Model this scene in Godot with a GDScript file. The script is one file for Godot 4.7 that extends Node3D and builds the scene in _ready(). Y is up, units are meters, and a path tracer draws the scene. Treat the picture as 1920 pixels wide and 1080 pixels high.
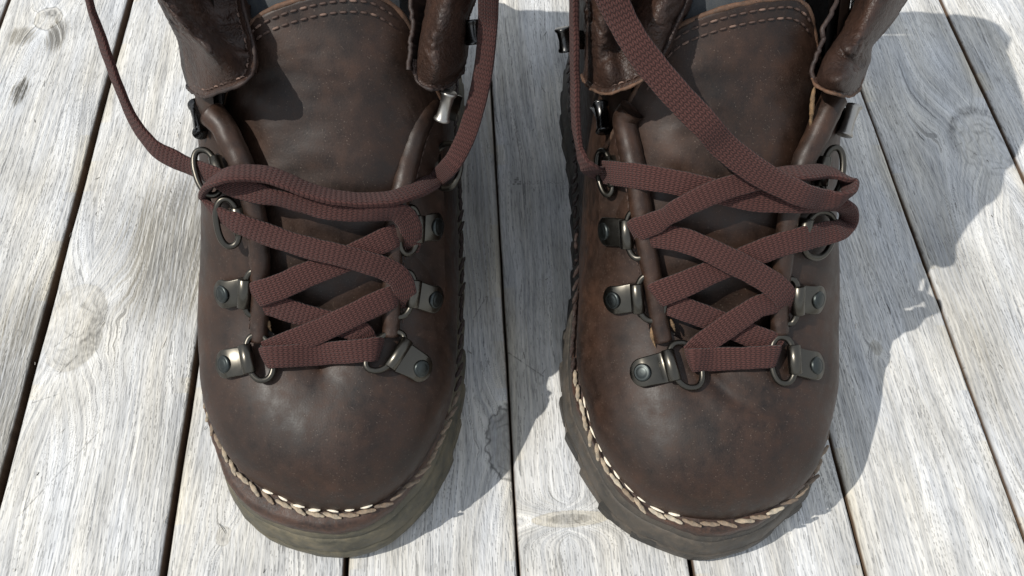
extends Node3D
# A pair of worn brown leather boots on weathered grey planks. Lengths below are millimetres; MM turns them into metres.

const MM := 0.001
const UPPER := {
	"L": {
		"l": [[6, 117], [-3, 116], [-11, 113], [-23, 107], [-32, 99], [-40, 88], [-45, 77], [-48, 65], [-50, 50], [-49, 20], [-46.5, -20], [-43, -60], [-42, -100], [-38, -140], [-26, -168], [0, -178]],
		"r": [[6, 117], [15, 116.5], [24, 113], [32, 106], [38, 98], [43, 87], [47, 74], [48.5, 58], [48.5, 40], [48, 15], [46.5, -20], [43, -60], [42, -100], [38, -140], [26, -168], [0, -178]]},
	"R": {
		"l": [[-1, 120], [-10, 119], [-20, 116], [-27, 111], [-34, 102], [-40, 90], [-43, 77], [-46, 58], [-45, 40], [-43, 15], [-42, -20], [-41, -60], [-42, -100], [-38, -140], [-26, -168], [0, -178]],
		"r": [[-1, 120], [9, 119.5], [21, 116], [30, 111], [39, 102], [46, 87], [51, 72], [53, 58], [54, 40], [53.5, 15], [51, -20], [46, -60], [42, -100], [38, -140], [26, -168], [0, -178]]}}
const SOLE := {
	"L": {
		"l": [[3, 126], [-9, 124.2], [-22.8, 119], [-32.5, 112], [-39.6, 103], [-43.8, 95], [-49, 83.5], [-54, 70], [-56, 57], [-56, 40], [-53, 10], [-50, -20], [-46, -60], [-46, -100], [-42, -140], [-30, -174], [0, -186]],
		"r": [[3, 126], [13.7, 124.8], [24.2, 120], [32.1, 112.3], [39.1, 103], [44.6, 90.3], [47.8, 76], [49.6, 62], [50.2, 45], [48.8, 20], [47.4, -20], [45, -60], [46, -100], [42, -140], [30, -174], [0, -186]]},
	"R": {
		"l": [[-1, 127], [-7, 126], [-16, 122.3], [-26.5, 116.5], [-34.9, 108.3], [-40.7, 97], [-45.6, 84.5], [-50, 70], [-50.6, 49], [-48.2, 26], [-44.8, 7], [-43, -20], [-43, -60], [-46, -100], [-42, -140], [-30, -174], [0, -186]],
		"r": [[-1, 127], [5, 126.6], [17, 123.4], [26, 118.6], [37, 109.5], [45.0, 102], [51.3, 87], [55.3, 72], [57.3, 55], [57.5, 30], [57, 5], [54, -20], [49, -60], [46, -100], [42, -140], [30, -174], [0, -186]]}}
const RIDGE := [[-110, 280], [-60, 262], [-45, 235], [-30, 195], [-16, 168], [-6, 155.5], [4, 145], [14, 134.5], [26, 123.5], [38, 110.5], [50, 95], [58, 84], [66, 75], [74, 68], [82, 64]]
const BULK := [[-40, 3.3], [-5, 3.0], [20, 2.4], [60, 2.3], [75, 2.3]]
const COLLAR := [[-180, 212], [-110, 214], [-60, 202], [-30, 178], [-12, 158], [-2, 145], [2, 136], [10, 150], [20, 400]]
const BASE_Y := 34.0
const SHAPE := {
	"L": {
		"laces": [
			[[Vector3(-15.3, 71.9, 74.3), 8.6, 0], [Vector3(-15.1, 74.6, 75.7), 8.7, 0], [Vector3(-12.4, 76.5, 76.4), 8.8, 0], [Vector3(-6.6, 76.3, 76.0), 8.8, 0], [Vector3(3.9, 74.3, 74.1), 8.8, 0], [Vector3(15.5, 77.0, 74.5), 9.2, 0], [Vector3(22.8, 76.5, 73.4), 9.4, 0], [Vector3(24.5, 73.5, 71.6), 9, 0]],
			[[Vector3(19.6, 75.2, 69.5), 9, 0], [Vector3(17.4, 78.9, 67.5), 9, 0], [Vector3(8.8, 80.9, 65.7), 9, 0], [Vector3(-1.3, 83.0, 63.6), 9, 0], [Vector3(-10.4, 85.3, 61.4), 9, 0], [Vector3(-16.0, 86.0, 59.8), 9, 0], [Vector3(-18.5, 84.4, 58.0), 9, 0]],
			[[Vector3(-14.9, 74.4, 73.3), 9, 0], [Vector3(-6.6, 78.1, 71.7), 9, 0], [Vector3(4.5, 81.1, 68.6), 9.2, 0], [Vector3(15.8, 85.1, 64.9), 9.2, 0], [Vector3(25.7, 86.2, 59.9), 9.2, 0], [Vector3(29.7, 85.5, 57.3), 9, 0], [Vector3(31.0, 82.5, 54.6), 9, 0]],
			[[Vector3(-18.0, 85.1, 56.7), 9.5, 0], [Vector3(-18.0, 87.9, 58.3), 9.6, 0], [Vector3(-15.0, 90.6, 59.0), 9.7, 0], [Vector3(-7.4, 92.9, 57.6), 9.6, 0], [Vector3(0.4, 95.1, 54.9), 9.4, 0], [Vector3(12.8, 98.0, 51.0), 9.2, 0], [Vector3(23.7, 100.8, 46.5), 9, 0], [Vector3(30.4, 101.1, 42.7), 9, 0], [Vector3(32.4, 97.9, 39.3), 9, 0]],
			[[Vector3(32.5, 78.9, 57.3), 8.5, 0], [Vector3(33.5, 85.1, 55.8), 9, 5], [Vector3(32.1, 91.3, 53.6), 8.8, 0], [Vector3(27.6, 95.7, 52.5), 8.6, 0], [Vector3(22.2, 98.9, 52.4), 8.4, 0], [Vector3(12.8, 102.8, 51.6), 8.2, 0], [Vector3(4.9, 104.4, 50.5), 8.2, 0], [Vector3(-4.0, 106.0, 48.4), 8, 0], [Vector3(-12.8, 107.9, 46.0), 8.2, 0], [Vector3(-19.9, 109.5, 43.7), 7.8, 5], [Vector3(-24.9, 109.6, 41.3), 7, 20], [Vector3(-28.8, 109.4, 38.7), 6.8, 40], [Vector3(-32.3, 109.7, 34.9), 6.6, 60], [Vector3(-32.6, 112.4, 32.9), 6.6, 75], [Vector3(-28.3, 120.1, 34.7), 6.4, 70], [Vector3(-22.6, 125.5, 36.4), 6.4, 55], [Vector3(-17.2, 126.9, 36.3), 6.2, 50], [Vector3(-9.0, 125.7, 35.7), 6.2, 50], [Vector3(-1.8, 123.5, 36.9), 6, 55], [Vector3(5.6, 120.2, 38.4), 5.8, 60], [Vector3(13.9, 117.6, 39.0), 5.6, 62], [Vector3(23.1, 115.0, 37.9), 5.6, 62], [Vector3(31.5, 112.8, 35.0), 5.6, 60], [Vector3(38.9, 108.9, 28.2), 5.6, 55], [Vector3(44.4, 102.5, 18.3), 5.8, 50], [Vector3(50.1, 114.0, 21.6), 6.2, 45], [Vector3(53.4, 117.0, 17.0), 6.6, 40], [Vector3(56.0, 120.0, 11.7), 6.8, 40], [Vector3(58.3, 126.0, 7.5), 6.8, 45], [Vector3(60.6, 133.0, 2.0), 6.8, 50], [Vector3(62.2, 142.0, -2.3), 6.8, 55], [Vector3(63.2, 151.0, -6.1), 6.8, 55], [Vector3(63.6, 161.0, -5.7), 7, 55]],
			[[Vector3(34.5, 91.5, 42.1), 8, 0], [Vector3(35.7, 96.0, 41.1), 8.4, 0], [Vector3(36.0, 102.2, 39.4), 8.6, 8], [Vector3(34.2, 107.0, 38.5), 8.4, 10], [Vector3(30.6, 109.7, 38.9), 7, 25], [Vector3(24.7, 111.6, 40.8), 6.2, 20], [Vector3(16.2, 113.6, 41.5), 7.6, 0], [Vector3(8.4, 114.9, 41.1), 7.6, 0], [Vector3(1.5, 116.1, 40.3), 6.8, 15], [Vector3(-5.3, 117.7, 39.3), 6.4, 20], [Vector3(-12.3, 118.7, 37.9), 7.6, 5], [Vector3(-20.7, 118.5, 35.0), 8, 0], [Vector3(-26.8, 118.0, 31.2), 8, 5], [Vector3(-32.2, 117.0, 27.6), 7.8, 12], [Vector3(-39.0, 113.0, 22.2), 7.6, 20], [Vector3(-45.7, 114.0, 19.2), 8.2, 12], [Vector3(-52.1, 116.0, 16.1), 8.4, 15], [Vector3(-56.8, 120.0, 11.7), 8.2, 15], [Vector3(-59.6, 126.0, 7.5), 7.6, 15], [Vector3(-60.6, 134.0, 4.3), 7.4, 15], [Vector3(-61.3, 142.0, 1.4), 7.4, 15], [Vector3(-62.0, 150.0, -2.2), 7.4, 15], [Vector3(-61.9, 158.0, -4.2), 7.6, 15], [Vector3(-60.7, 164.0, -4.0), 7.6, 15]],
		],
		"fittings": [
			[Vector3(-22.5, 76.2, 71.4), Vector3(-20.3, 72.0, 80.5), Vector3(-12.7, 74.2, 74.7), Vector3(-30.0, 67.5, 74.4), Vector3(-0.27, 0.85, 0.45)],
			[Vector3(34.2, 74.0, 68.2), Vector3(28.1, 71.7, 78.2), Vector3(21.9, 74.9, 72.1), Vector3(37.4, 63.9, 74.0), Vector3(0.44, 0.78, 0.44)],
			[Vector3(-21.0, 92.2, 54.3), Vector3(-22.4, 84.2, 61.1), Vector3(-15.3, 88.0, 57.4), Vector3(-29.9, 82.7, 54.3), Vector3(-0.29, 0.66, 0.70)],
			[Vector3(37.1, 85.5, 50.5), Vector3(35.7, 79.7, 58.4), Vector3(28.4, 84.8, 56.3), Vector3(41.7, 73.6, 51.0), Vector3(0.66, 0.56, 0.50)],
			[Vector3(-21.4, 111.5, 38.1), Vector3(-20.8, 104.4, 44.4), Vector3(-28.3, 107.7, 42.6), null, Vector3(-0.34, 0.59, 0.73)],
			[Vector3(-29.5, 118.7, 22.3), Vector3(-26.5, 114.1, 31.5), Vector3(-35.4, 117.0, 28.1), null, Vector3(-0.65, 0.59, 0.47)],
			[Vector3(38.4, 99.1, 32.3), Vector3(38.0, 93.7, 40.4), Vector3(32.0, 100.2, 40.2), Vector3(42.4, 89.1, 29.9), Vector3(0.84, 0.43, 0.32)],
			[Vector3(43.5, 105.0, 7.5), Vector3(42.4, 99.9, 17.1), Vector3(53.0, 110.0, 19.2), null, Vector3(0.93, 0.28, 0.26)],
		],
		"hooks": [
			[Vector3(-41.5, 116.8, -3.6), Vector3(-35.8, 119.5, 12.5), Vector3(-39.7, 123.0, 9.3)],
			[Vector3(50.0, 133.0, 6.2), Vector3(47.1, 124.0, 10.8), Vector3(54.1, 123.0, 4.2)],
			[Vector3(57.3, 144.0, -16.2), Vector3(58.1, 138.0, -10.7), Vector3(54.9, 138.0, -16.5)],
		],
		"rolls": [
			[Vector3(-29.3, 128.6, 12.4), Vector3(-25.3, 127.7, 16.6), Vector3(-21.3, 123.6, 23.3), Vector3(-17.7, 118.3, 30.3), Vector3(-15.7, 109.1, 39.0), Vector3(-15.4, 98.9, 47.1), Vector3(-16.4, 88.3, 55.6), Vector3(-17.5, 79.8, 63.5), Vector3(-18.1, 74.6, 69.2)],
			[Vector3(42.6, 116.0, -9.0), Vector3(40.8, 117.0, -1.1), Vector3(37.8, 115.4, 8.8), Vector3(35.2, 111.6, 17.6), Vector3(33.6, 109.1, 25.1), Vector3(31.4, 103.3, 34.6), Vector3(29.9, 96.1, 43.0), Vector3(29.0, 88.2, 51.1), Vector3(28.5, 80.1, 59.3), Vector3(28.1, 74.0, 66.7)],
		],
		"cuffs": [
			[
				[Vector3(-49.1, 108.0, -18.0), Vector3(-42.9, 122.0, -6.2), Vector3(-29.7, 136.0, 11.1), Vector3(-20.0, 143.0, 15.4), Vector3(-14.2, 147.0, 16.7), Vector3(-10.8, 148.0, 13.2), Vector3(-13.8, 138.0, 3.4)],
				[Vector3(-50.4, 114.0, -24.0), Vector3(-43.4, 129.0, -9.7), Vector3(-27.6, 144.0, 9.6), Vector3(-16.5, 151.0, 16.3), Vector3(-14.7, 147.0, 7.4), Vector3(-11.6, 147.0, 5.0), Vector3(-13.9, 139.0, -3.5)],
				[Vector3(-50.5, 122.0, -29.4), Vector3(-42.9, 138.0, -12.3), Vector3(-31.8, 150.0, 2.7), Vector3(-19.6, 162.0, 18.1), Vector3(-18.6, 150.0, 2.7), Vector3(-13.5, 149.0, -2.1), Vector3(-16.1, 140.0, -12.2)],
				[Vector3(-51.3, 132.0, -29.8), Vector3(-42.9, 148.0, -11.4), Vector3(-35.4, 157.0, -0.5), Vector3(-25.5, 169.0, 15.2), Vector3(-25.5, 152.0, -5.7), Vector3(-16.0, 150.0, -9.8), Vector3(-18.1, 142.0, -19.1)],
				[Vector3(-55.1, 138.0, -36.2), Vector3(-46.2, 154.0, -16.7), Vector3(-38.8, 164.0, -4.0), Vector3(-30.4, 176.0, 10.6), Vector3(-30.3, 156.0, -14.3), Vector3(-19.7, 150.0, -21.6), Vector3(-21.5, 142.0, -31.3)],
				[Vector3(-60.8, 149.0, -45.1), Vector3(-50.8, 165.0, -23.8), Vector3(-42.8, 174.0, -11.8), Vector3(-33.0, 186.0, 4.1), Vector3(-35.4, 162.0, -27.8), Vector3(-26.4, 152.0, -41.1), Vector3(-27.5, 146.0, -49.1)],
				[Vector3(-61.2, 168.0, -50.4), Vector3(-50.2, 184.0, -26.4), Vector3(-42.2, 192.0, -14.3), Vector3(-37.0, 196.0, -8.3), Vector3(-32.7, 182.0, -29.4), Vector3(-26.8, 172.0, -44.4), Vector3(-31.2, 160.0, -62.4)]],
			[
				[Vector3(36.3, 124.0, -11.0), Vector3(38.5, 136.0, 1.4), Vector3(41.0, 136.0, 6.3), Vector3(44.9, 136.0, 8.0), Vector3(49.6, 131.0, 0.8), Vector3(53.3, 125.0, -12.1), Vector3(52.6, 112.0, -26.1)],
				[Vector3(37.6, 130.0, -11.3), Vector3(39.5, 140.0, -0.7), Vector3(42.7, 143.0, 5.7), Vector3(47.0, 145.0, 8.2), Vector3(51.2, 140.0, 1.1), Vector3(55.0, 133.0, -10.7), Vector3(53.9, 116.0, -28.9)],
				[Vector3(38.7, 134.0, -15.6), Vector3(40.7, 145.0, -3.6), Vector3(43.7, 150.0, 3.4), Vector3(46.9, 151.0, 4.5), Vector3(51.0, 147.0, -1.4), Vector3(55.3, 137.0, -14.2), Vector3(54.3, 121.0, -31.9)],
				[Vector3(39.5, 137.0, -22.2), Vector3(41.7, 148.0, -9.6), Vector3(45.3, 155.0, -0.8), Vector3(49.0, 158.0, 2.1), Vector3(53.1, 154.0, -3.4), Vector3(55.9, 142.0, -19.1), Vector3(54.4, 124.0, -40.0)],
				[Vector3(41.2, 141.0, -32.0), Vector3(43.4, 153.0, -17.4), Vector3(47.1, 161.0, -7.7), Vector3(51.2, 165.0, -2.8), Vector3(55.4, 160.0, -9.4), Vector3(58.8, 149.0, -22.8), Vector3(57.2, 130.0, -46.0)],
				[Vector3(43.2, 148.0, -46.5), Vector3(45.4, 160.0, -30.5), Vector3(49.5, 169.0, -18.5), Vector3(54.4, 174.0, -11.8), Vector3(58.4, 169.0, -18.5), Vector3(62.4, 157.0, -34.5), Vector3(61.1, 138.0, -59.8)],
				[Vector3(47.3, 166.0, -53.4), Vector3(49.4, 178.0, -35.4), Vector3(53.3, 186.0, -23.3), Vector3(58.2, 190.0, -17.3), Vector3(62.2, 186.0, -23.3), Vector3(65.8, 174.0, -41.4), Vector3(64.9, 156.0, -68.4)]],
		],
		"beads": [
			[Vector3(-19.2, 152.0, -21.8), Vector3(-17.6, 151.5, -14.5), Vector3(-15.5, 151.0, -7.9), Vector3(-13.1, 150.0, -1.0), Vector3(-11.3, 148.5, 5.9), Vector3(-10.8, 148.5, 12.3), Vector3(-11.9, 149.0, 17.5), Vector3(-16.0, 147.0, 18.0), Vector3(-22.1, 143.0, 16.2), Vector3(-29.2, 137.0, 12.4), Vector3(-38.1, 128.0, 1.3), Vector3(-44.1, 121.0, -8.8)],
			[Vector3(38.4, 140.0, -1.4), Vector3(39.0, 138.0, 2.9), Vector3(40.8, 137.5, 7.1), Vector3(44.8, 137.5, 9.5), Vector3(49.8, 132.5, 2.3), Vector3(53.0, 126.0, -10.2), Vector3(53.9, 125.0, -17.4)],
		],
		"gussets": [
			[Vector3(36.6, 153.0, -19.2), Vector3(37.7, 150.0, -15.0), Vector3(38.1, 147.0, -9.4), Vector3(37.5, 144.0, -2.6), Vector3(37.3, 140.5, 3.5)],
		],
		"tears": [
			[Vector3(-14.6, 79.4, 63.3), Vector3(-14.3, 78.1, 65.2), Vector3(-13.7, 76.7, 66.5)],
		],
		"tongue_edge": [Vector3(-25.6, 143.3, -6.4), Vector3(-19.6, 149.6, -8.5), Vector3(-12.8, 153.6, -9.5), Vector3(-3.6, 156.9, -10.6), Vector3(3.4, 158.2, -11.6), Vector3(11.8, 158.1, -12.8), Vector3(20.0, 155.9, -13.8), Vector3(26.5, 152.3, -14.0), Vector3(30.5, 148.2, -13.2), Vector3(32.2, 143.7, -10.6)],
	},
	"R": {
		"laces": [
			[[Vector3(-8.8, 71.4, 75.2), 9, 0], [Vector3(-10.1, 74.3, 76.6), 9.1, 0], [Vector3(-8.3, 75.8, 77.3), 9.2, 0], [Vector3(-1.3, 73.8, 75.9), 9.2, 0], [Vector3(9.3, 76.0, 76.5), 9, 0], [Vector3(16.7, 76.3, 76.2), 8.8, 0], [Vector3(20.0, 74.9, 75.3), 8.6, 0], [Vector3(20.4, 71.9, 73.7), 8, 0]],
			[[Vector3(21.8, 73.7, 71.2), 9, 0], [Vector3(17.5, 76.6, 70.3), 9, 0], [Vector3(12.0, 77.9, 68.9), 9, 0], [Vector3(0.2, 80.8, 65.0), 9, 0], [Vector3(-10.6, 84.3, 62.5), 9, 0], [Vector3(-16.1, 85.2, 60.6), 9, 0], [Vector3(-17.9, 83.7, 58.9), 9, 0]],
			[[Vector3(-8.9, 73.9, 73.9), 9, 0], [Vector3(-5.5, 77.4, 71.7), 9.2, 0], [Vector3(0.2, 80.4, 68.6), 9.4, 0], [Vector3(7.0, 85.0, 65.5), 9.4, 0], [Vector3(12.8, 87.2, 62.5), 9, 0], [Vector3(18.8, 86.7, 60.5), 8.6, 0], [Vector3(21.7, 85.2, 58.5), 8, 0]],
			[[Vector3(-20.9, 84.2, 56.6), 10, 0], [Vector3(-22.3, 86.6, 58.0), 10, 0], [Vector3(-20.6, 89.5, 58.5), 10.1, 0], [Vector3(-12.8, 93.2, 57.0), 9.6, 0], [Vector3(-6.5, 95.2, 55.0), 9.2, 0], [Vector3(2.4, 97.9, 52.0), 9, 0], [Vector3(16.3, 102.2, 48.1), 9.4, 0], [Vector3(26.5, 103.5, 45.5), 9.4, 0], [Vector3(35.2, 101.1, 41.6), 9, 5], [Vector3(40.9, 100.0, 39.4), 8, 25], [Vector3(45.8, 97.0, 34.5), 7, 50], [Vector3(45.5, 101.0, 33.3), 6.5, 70], [Vector3(41.8, 107.0, 34.6), 6.5, 60], [Vector3(36.2, 110.5, 35.7), 7, 30], [Vector3(27.3, 116.4, 40.1), 7.6, 10], [Vector3(19.1, 117.5, 40.4), 8.4, 0], [Vector3(10.6, 117.1, 39.5), 8.8, 0], [Vector3(2.9, 117.7, 38.4), 8.8, 0], [Vector3(-8.3, 119.1, 36.6), 8.8, 0], [Vector3(-19.0, 119.0, 33.4), 9, 0], [Vector3(-29.4, 116.2, 28.8), 9.2, 0], [Vector3(-36.7, 108.6, 21.2), 9.2, 0], [Vector3(-40.4, 102.2, 15.1), 9, 5], [Vector3(-44.6, 109.0, 19.3), 8.4, 25], [Vector3(-47.2, 112.0, 18.0), 7.4, 45], [Vector3(-48.7, 115.0, 14.5), 6.6, 60], [Vector3(-49.9, 121.0, 11.4), 6.4, 52], [Vector3(-50.6, 129.0, 7.9), 6.2, 52], [Vector3(-51.1, 137.0, 3.6), 6.2, 52], [Vector3(-51.7, 146.0, 0.8), 6.2, 52], [Vector3(-52.1, 154.0, -2.7), 6.2, 52], [Vector3(-52.5, 163.0, -5.2), 6.2, 52]],
			[[Vector3(25.2, 80.6, 60.5), 8.8, 0], [Vector3(22.7, 87.7, 59.6), 9.2, 0], [Vector3(18.1, 93.0, 58.1), 9.2, 0], [Vector3(10.7, 97.4, 55.8), 9.2, 0], [Vector3(-1.3, 102.7, 52.4), 9, 0], [Vector3(-9.4, 104.6, 49.1), 8.8, 0], [Vector3(-16.2, 104.3, 46.1), 8.8, 0], [Vector3(-22.9, 102.5, 43.7), 8.8, 0], [Vector3(-26.1, 100.0, 41.7), 8.8, 0], [Vector3(-27.2, 98.0, 40.2), 8.8, 0]],
			[[Vector3(-30.0, 97.5, 39.5), 8.5, 0], [Vector3(-29.3, 102.5, 41.0), 9, 0], [Vector3(-24.3, 107.3, 41.9), 8.4, 0], [Vector3(-20.4, 111.3, 41.9), 7, 12], [Vector3(-16.7, 115.8, 42.0), 7.6, 0], [Vector3(-9.0, 120.4, 40.5), 8.4, 0], [Vector3(-1.0, 122.6, 38.3), 8, 0], [Vector3(7.5, 123.2, 36.4), 7, 25], [Vector3(15.3, 123.5, 34.6), 6.8, 45], [Vector3(23.1, 123.8, 33.5), 6.8, 55], [Vector3(31.8, 119.8, 29.7), 6.6, 60], [Vector3(37.4, 118.0, 29.6), 6.6, 68], [Vector3(41.5, 115.0, 30.6), 6.6, 75], [Vector3(40.2, 116.0, 35.7), 6.8, 60], [Vector3(36.2, 117.0, 39.0), 7.2, 35], [Vector3(30.9, 117.0, 39.2), 7.8, 15], [Vector3(22.8, 122.2, 41.8), 8.2, 8], [Vector3(16.2, 125.1, 40.7), 8.6, 0], [Vector3(9.8, 127.8, 39.0), 9, 0], [Vector3(2.4, 131.8, 36.7), 9.2, 0], [Vector3(-6.1, 137.8, 33.9), 9.4, 0], [Vector3(-12.3, 145.0, 32.7), 9.4, 0], [Vector3(-20.2, 151.0, 28.1), 9.6, 0], [Vector3(-27.4, 157.0, 23.6), 9.6, 0], [Vector3(-33.9, 163.0, 19.2), 9.6, 0], [Vector3(-39.0, 169.0, 14.5), 9.6, 0], [Vector3(-43.4, 176.0, 11.0), 9.6, 0]],
		],
		"fittings": [
			[Vector3(-18.1, 76.0, 73.3), Vector3(-15.5, 72.1, 83.4), Vector3(-6.0, 72.2, 77.2), Vector3(-25.3, 68.4, 78.2), Vector3(-0.09, 0.92, 0.38)],
			[Vector3(26.4, 76.0, 71.4), Vector3(26.9, 71.4, 80.5), Vector3(18.6, 73.3, 76.1), Vector3(35.1, 66.6, 74.7), Vector3(0.29, 0.83, 0.47)],
			[Vector3(-28.7, 88.1, 53.7), Vector3(-27.7, 81.1, 61.5), Vector3(-18.9, 86.2, 58.2), Vector3(-34.5, 77.6, 53.6), Vector3(-0.45, 0.65, 0.61)],
			[Vector3(27.2, 89.4, 55.5), Vector3(27.9, 81.9, 62.6), Vector3(21.6, 84.9, 59.4), Vector3(35.4, 80.0, 55.1), Vector3(0.33, 0.66, 0.67)],
			[Vector3(-32.6, 101.4, 35.9), Vector3(-31.9, 95.1, 43.9), Vector3(-25.6, 100.7, 42.0), Vector3(-37.1, 88.7, 31.5), Vector3(-0.76, 0.50, 0.41)],
			[Vector3(28.2, 106.9, 39.5), Vector3(26.8, 99.8, 46.5), Vector3(40.4, 95.8, 39.1), null, Vector3(0.40, 0.59, 0.70)],
			[Vector3(-37.3, 107.3, 12.5), Vector3(-35.8, 102.8, 22.4), Vector3(-41.1, 101.1, 15.2), null, Vector3(-0.92, 0.28, 0.27)],
			[Vector3(34.3, 117.5, 21.1), Vector3(33.4, 111.6, 29.3), Vector3(40.8, 114.0, 24.9), null, Vector3(0.71, 0.56, 0.43)],
		],
		"hooks": [
			[Vector3(-40.4, 114.8, -6.3), Vector3(-39.4, 111.5, 4.7), Vector3(-42.7, 95.7, -16.7)],
			[Vector3(47.0, 122.0, 1.7), Vector3(43.6, 116.0, 10.5), Vector3(44.9, 113.0, 0.5)],
			[Vector3(-54.1, 131.0, -27.1), Vector3(-52.4, 124.0, -22.8), Vector3(-49.7, 126.0, -26.6)],
		],
		"rolls": [
			[Vector3(-31.2, 126.0, 7.5), Vector3(-33.2, 121.6, 9.1), Vector3(-31.2, 115.6, 17.4), Vector3(-29.0, 110.9, 26.6), Vector3(-27.4, 104.2, 35.2), Vector3(-24.8, 94.6, 46.4), Vector3(-22.7, 88.3, 53.4), Vector3(-20.3, 79.3, 63.2), Vector3(-18.6, 74.6, 69.2)],
			[Vector3(36.3, 130.2, 6.7), Vector3(33.2, 128.2, 12.1), Vector3(29.6, 123.9, 18.9), Vector3(25.9, 120.4, 25.1), Vector3(24.0, 114.6, 31.9), Vector3(21.9, 108.2, 38.3), Vector3(21.2, 96.7, 47.9), Vector3(21.4, 90.8, 52.8), Vector3(21.9, 80.7, 61.9), Vector3(22.4, 76.0, 66.7)],
		],
		"cuffs": [
			[
				[Vector3(-45.5, 112.0, -20.6), Vector3(-47.0, 124.0, -8.4), Vector3(-45.3, 131.0, 2.5), Vector3(-41.4, 137.0, 10.9), Vector3(-34.3, 142.0, 12.8), Vector3(-28.7, 146.0, 12.4), Vector3(-24.2, 148.0, 6.1), Vector3(-20.6, 137.0, -5.1)],
				[Vector3(-45.1, 118.0, -25.4), Vector3(-46.7, 130.0, -12.6), Vector3(-45.2, 140.0, 1.8), Vector3(-41.4, 147.0, 10.3), Vector3(-36.0, 146.0, 6.9), Vector3(-29.3, 152.0, 9.7), Vector3(-22.8, 151.0, 4.5), Vector3(-19.0, 140.0, -7.5)],
				[Vector3(-45.1, 128.0, -28.3), Vector3(-47.0, 142.0, -12.5), Vector3(-46.0, 151.0, 0.1), Vector3(-42.6, 154.0, 4.7), Vector3(-36.2, 147.0, -4.4), Vector3(-29.2, 159.0, 6.6), Vector3(-20.8, 155.0, 0.2), Vector3(-16.5, 143.0, -13.5)],
				[Vector3(-45.2, 134.0, -32.5), Vector3(-47.2, 149.0, -14.9), Vector3(-46.5, 159.0, -1.8), Vector3(-42.5, 161.0, 0.5), Vector3(-34.8, 150.0, -12.4), Vector3(-27.5, 164.0, 2.8), Vector3(-18.1, 157.0, -4.9), Vector3(-13.2, 145.0, -19.0)],
				[Vector3(-46.0, 140.0, -36.6), Vector3(-48.2, 156.0, -16.9), Vector3(-47.6, 166.0, -4.5), Vector3(-42.5, 167.0, -3.3), Vector3(-33.0, 154.0, -19.3), Vector3(-25.3, 167.0, -3.3), Vector3(-15.3, 159.0, -11.9), Vector3(-10.2, 147.0, -26.6)],
				[Vector3(-48.3, 149.0, -45.1), Vector3(-50.7, 166.0, -22.5), Vector3(-50.1, 176.0, -9.2), Vector3(-44.8, 177.0, -7.8), Vector3(-32.8, 162.0, -27.8), Vector3(-25.5, 174.0, -11.8), Vector3(-13.3, 164.0, -25.2), Vector3(-7.7, 152.0, -41.1)],
				[Vector3(-51.6, 168.0, -50.4), Vector3(-53.8, 184.0, -26.4), Vector3(-52.7, 192.0, -14.3), Vector3(-47.4, 193.0, -12.8), Vector3(-34.9, 178.0, -35.4), Vector3(-27.1, 189.0, -18.8), Vector3(-14.5, 180.0, -32.4), Vector3(-8.6, 168.0, -50.4)]],
			[
				[Vector3(32.1, 128.0, -3.5), Vector3(27.2, 139.0, 8.1), Vector3(28.1, 142.0, 14.2), Vector3(31.2, 143.0, 16.9), Vector3(38.8, 137.0, 11.4), Vector3(48.3, 127.0, -2.8), Vector3(56.4, 112.0, -18.4)],
				[Vector3(32.4, 131.0, -3.8), Vector3(27.4, 142.0, 7.5), Vector3(26.7, 149.0, 16.6), Vector3(29.3, 152.0, 19.7), Vector3(36.3, 147.0, 13.9), Vector3(47.7, 132.0, -2.8), Vector3(55.9, 117.0, -18.2)],
				[Vector3(34.4, 134.0, -8.3), Vector3(29.2, 145.0, 3.4), Vector3(29.9, 149.0, 8.6), Vector3(34.2, 149.0, 9.3), Vector3(40.4, 144.0, 5.3), Vector3(48.1, 137.0, -3.9), Vector3(56.8, 121.0, -20.8)],
				[Vector3(39.2, 131.0, -17.3), Vector3(33.4, 143.0, -4.2), Vector3(32.7, 150.0, 3.9), Vector3(35.3, 152.0, 6.6), Vector3(41.5, 147.0, 1.9), Vector3(50.3, 137.0, -10.8), Vector3(58.8, 122.0, -27.2)],
				[Vector3(44.9, 131.0, -26.3), Vector3(38.8, 143.0, -12.7), Vector3(37.8, 150.0, -4.0), Vector3(39.7, 153.0, -0.1), Vector3(46.5, 148.0, -5.2), Vector3(55.3, 137.0, -17.1), Vector3(64.6, 121.0, -35.0)],
				[Vector3(51.0, 131.0, -37.5), Vector3(44.0, 144.0, -22.1), Vector3(41.6, 153.0, -10.7), Vector3(43.5, 156.0, -6.6), Vector3(51.3, 151.0, -12.0), Vector3(62.1, 139.0, -25.6), Vector3(72.6, 122.0, -45.5)],
				[Vector3(52.9, 134.0, -44.0), Vector3(46.2, 146.0, -29.2), Vector3(43.6, 157.0, -15.6), Vector3(46.3, 160.0, -11.9), Vector3(55.0, 155.0, -17.6), Vector3(67.2, 142.0, -33.0), Vector3(79.0, 124.0, -55.1)],
				[Vector3(55.0, 142.0, -54.5), Vector3(48.1, 154.0, -38.5), Vector3(46.4, 165.0, -23.8), Vector3(50.5, 169.0, -18.5), Vector3(60.7, 163.0, -26.5), Vector3(75.1, 149.0, -45.1), Vector3(88.0, 131.0, -69.1)],
				[Vector3(54.3, 160.0, -62.4), Vector3(46.7, 172.0, -44.4), Vector3(44.6, 182.0, -29.4), Vector3(47.7, 186.0, -23.3), Vector3(57.2, 182.0, -29.4), Vector3(72.7, 168.0, -50.4), Vector3(86.8, 150.0, -77.4)]],
		],
		"beads": [
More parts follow.
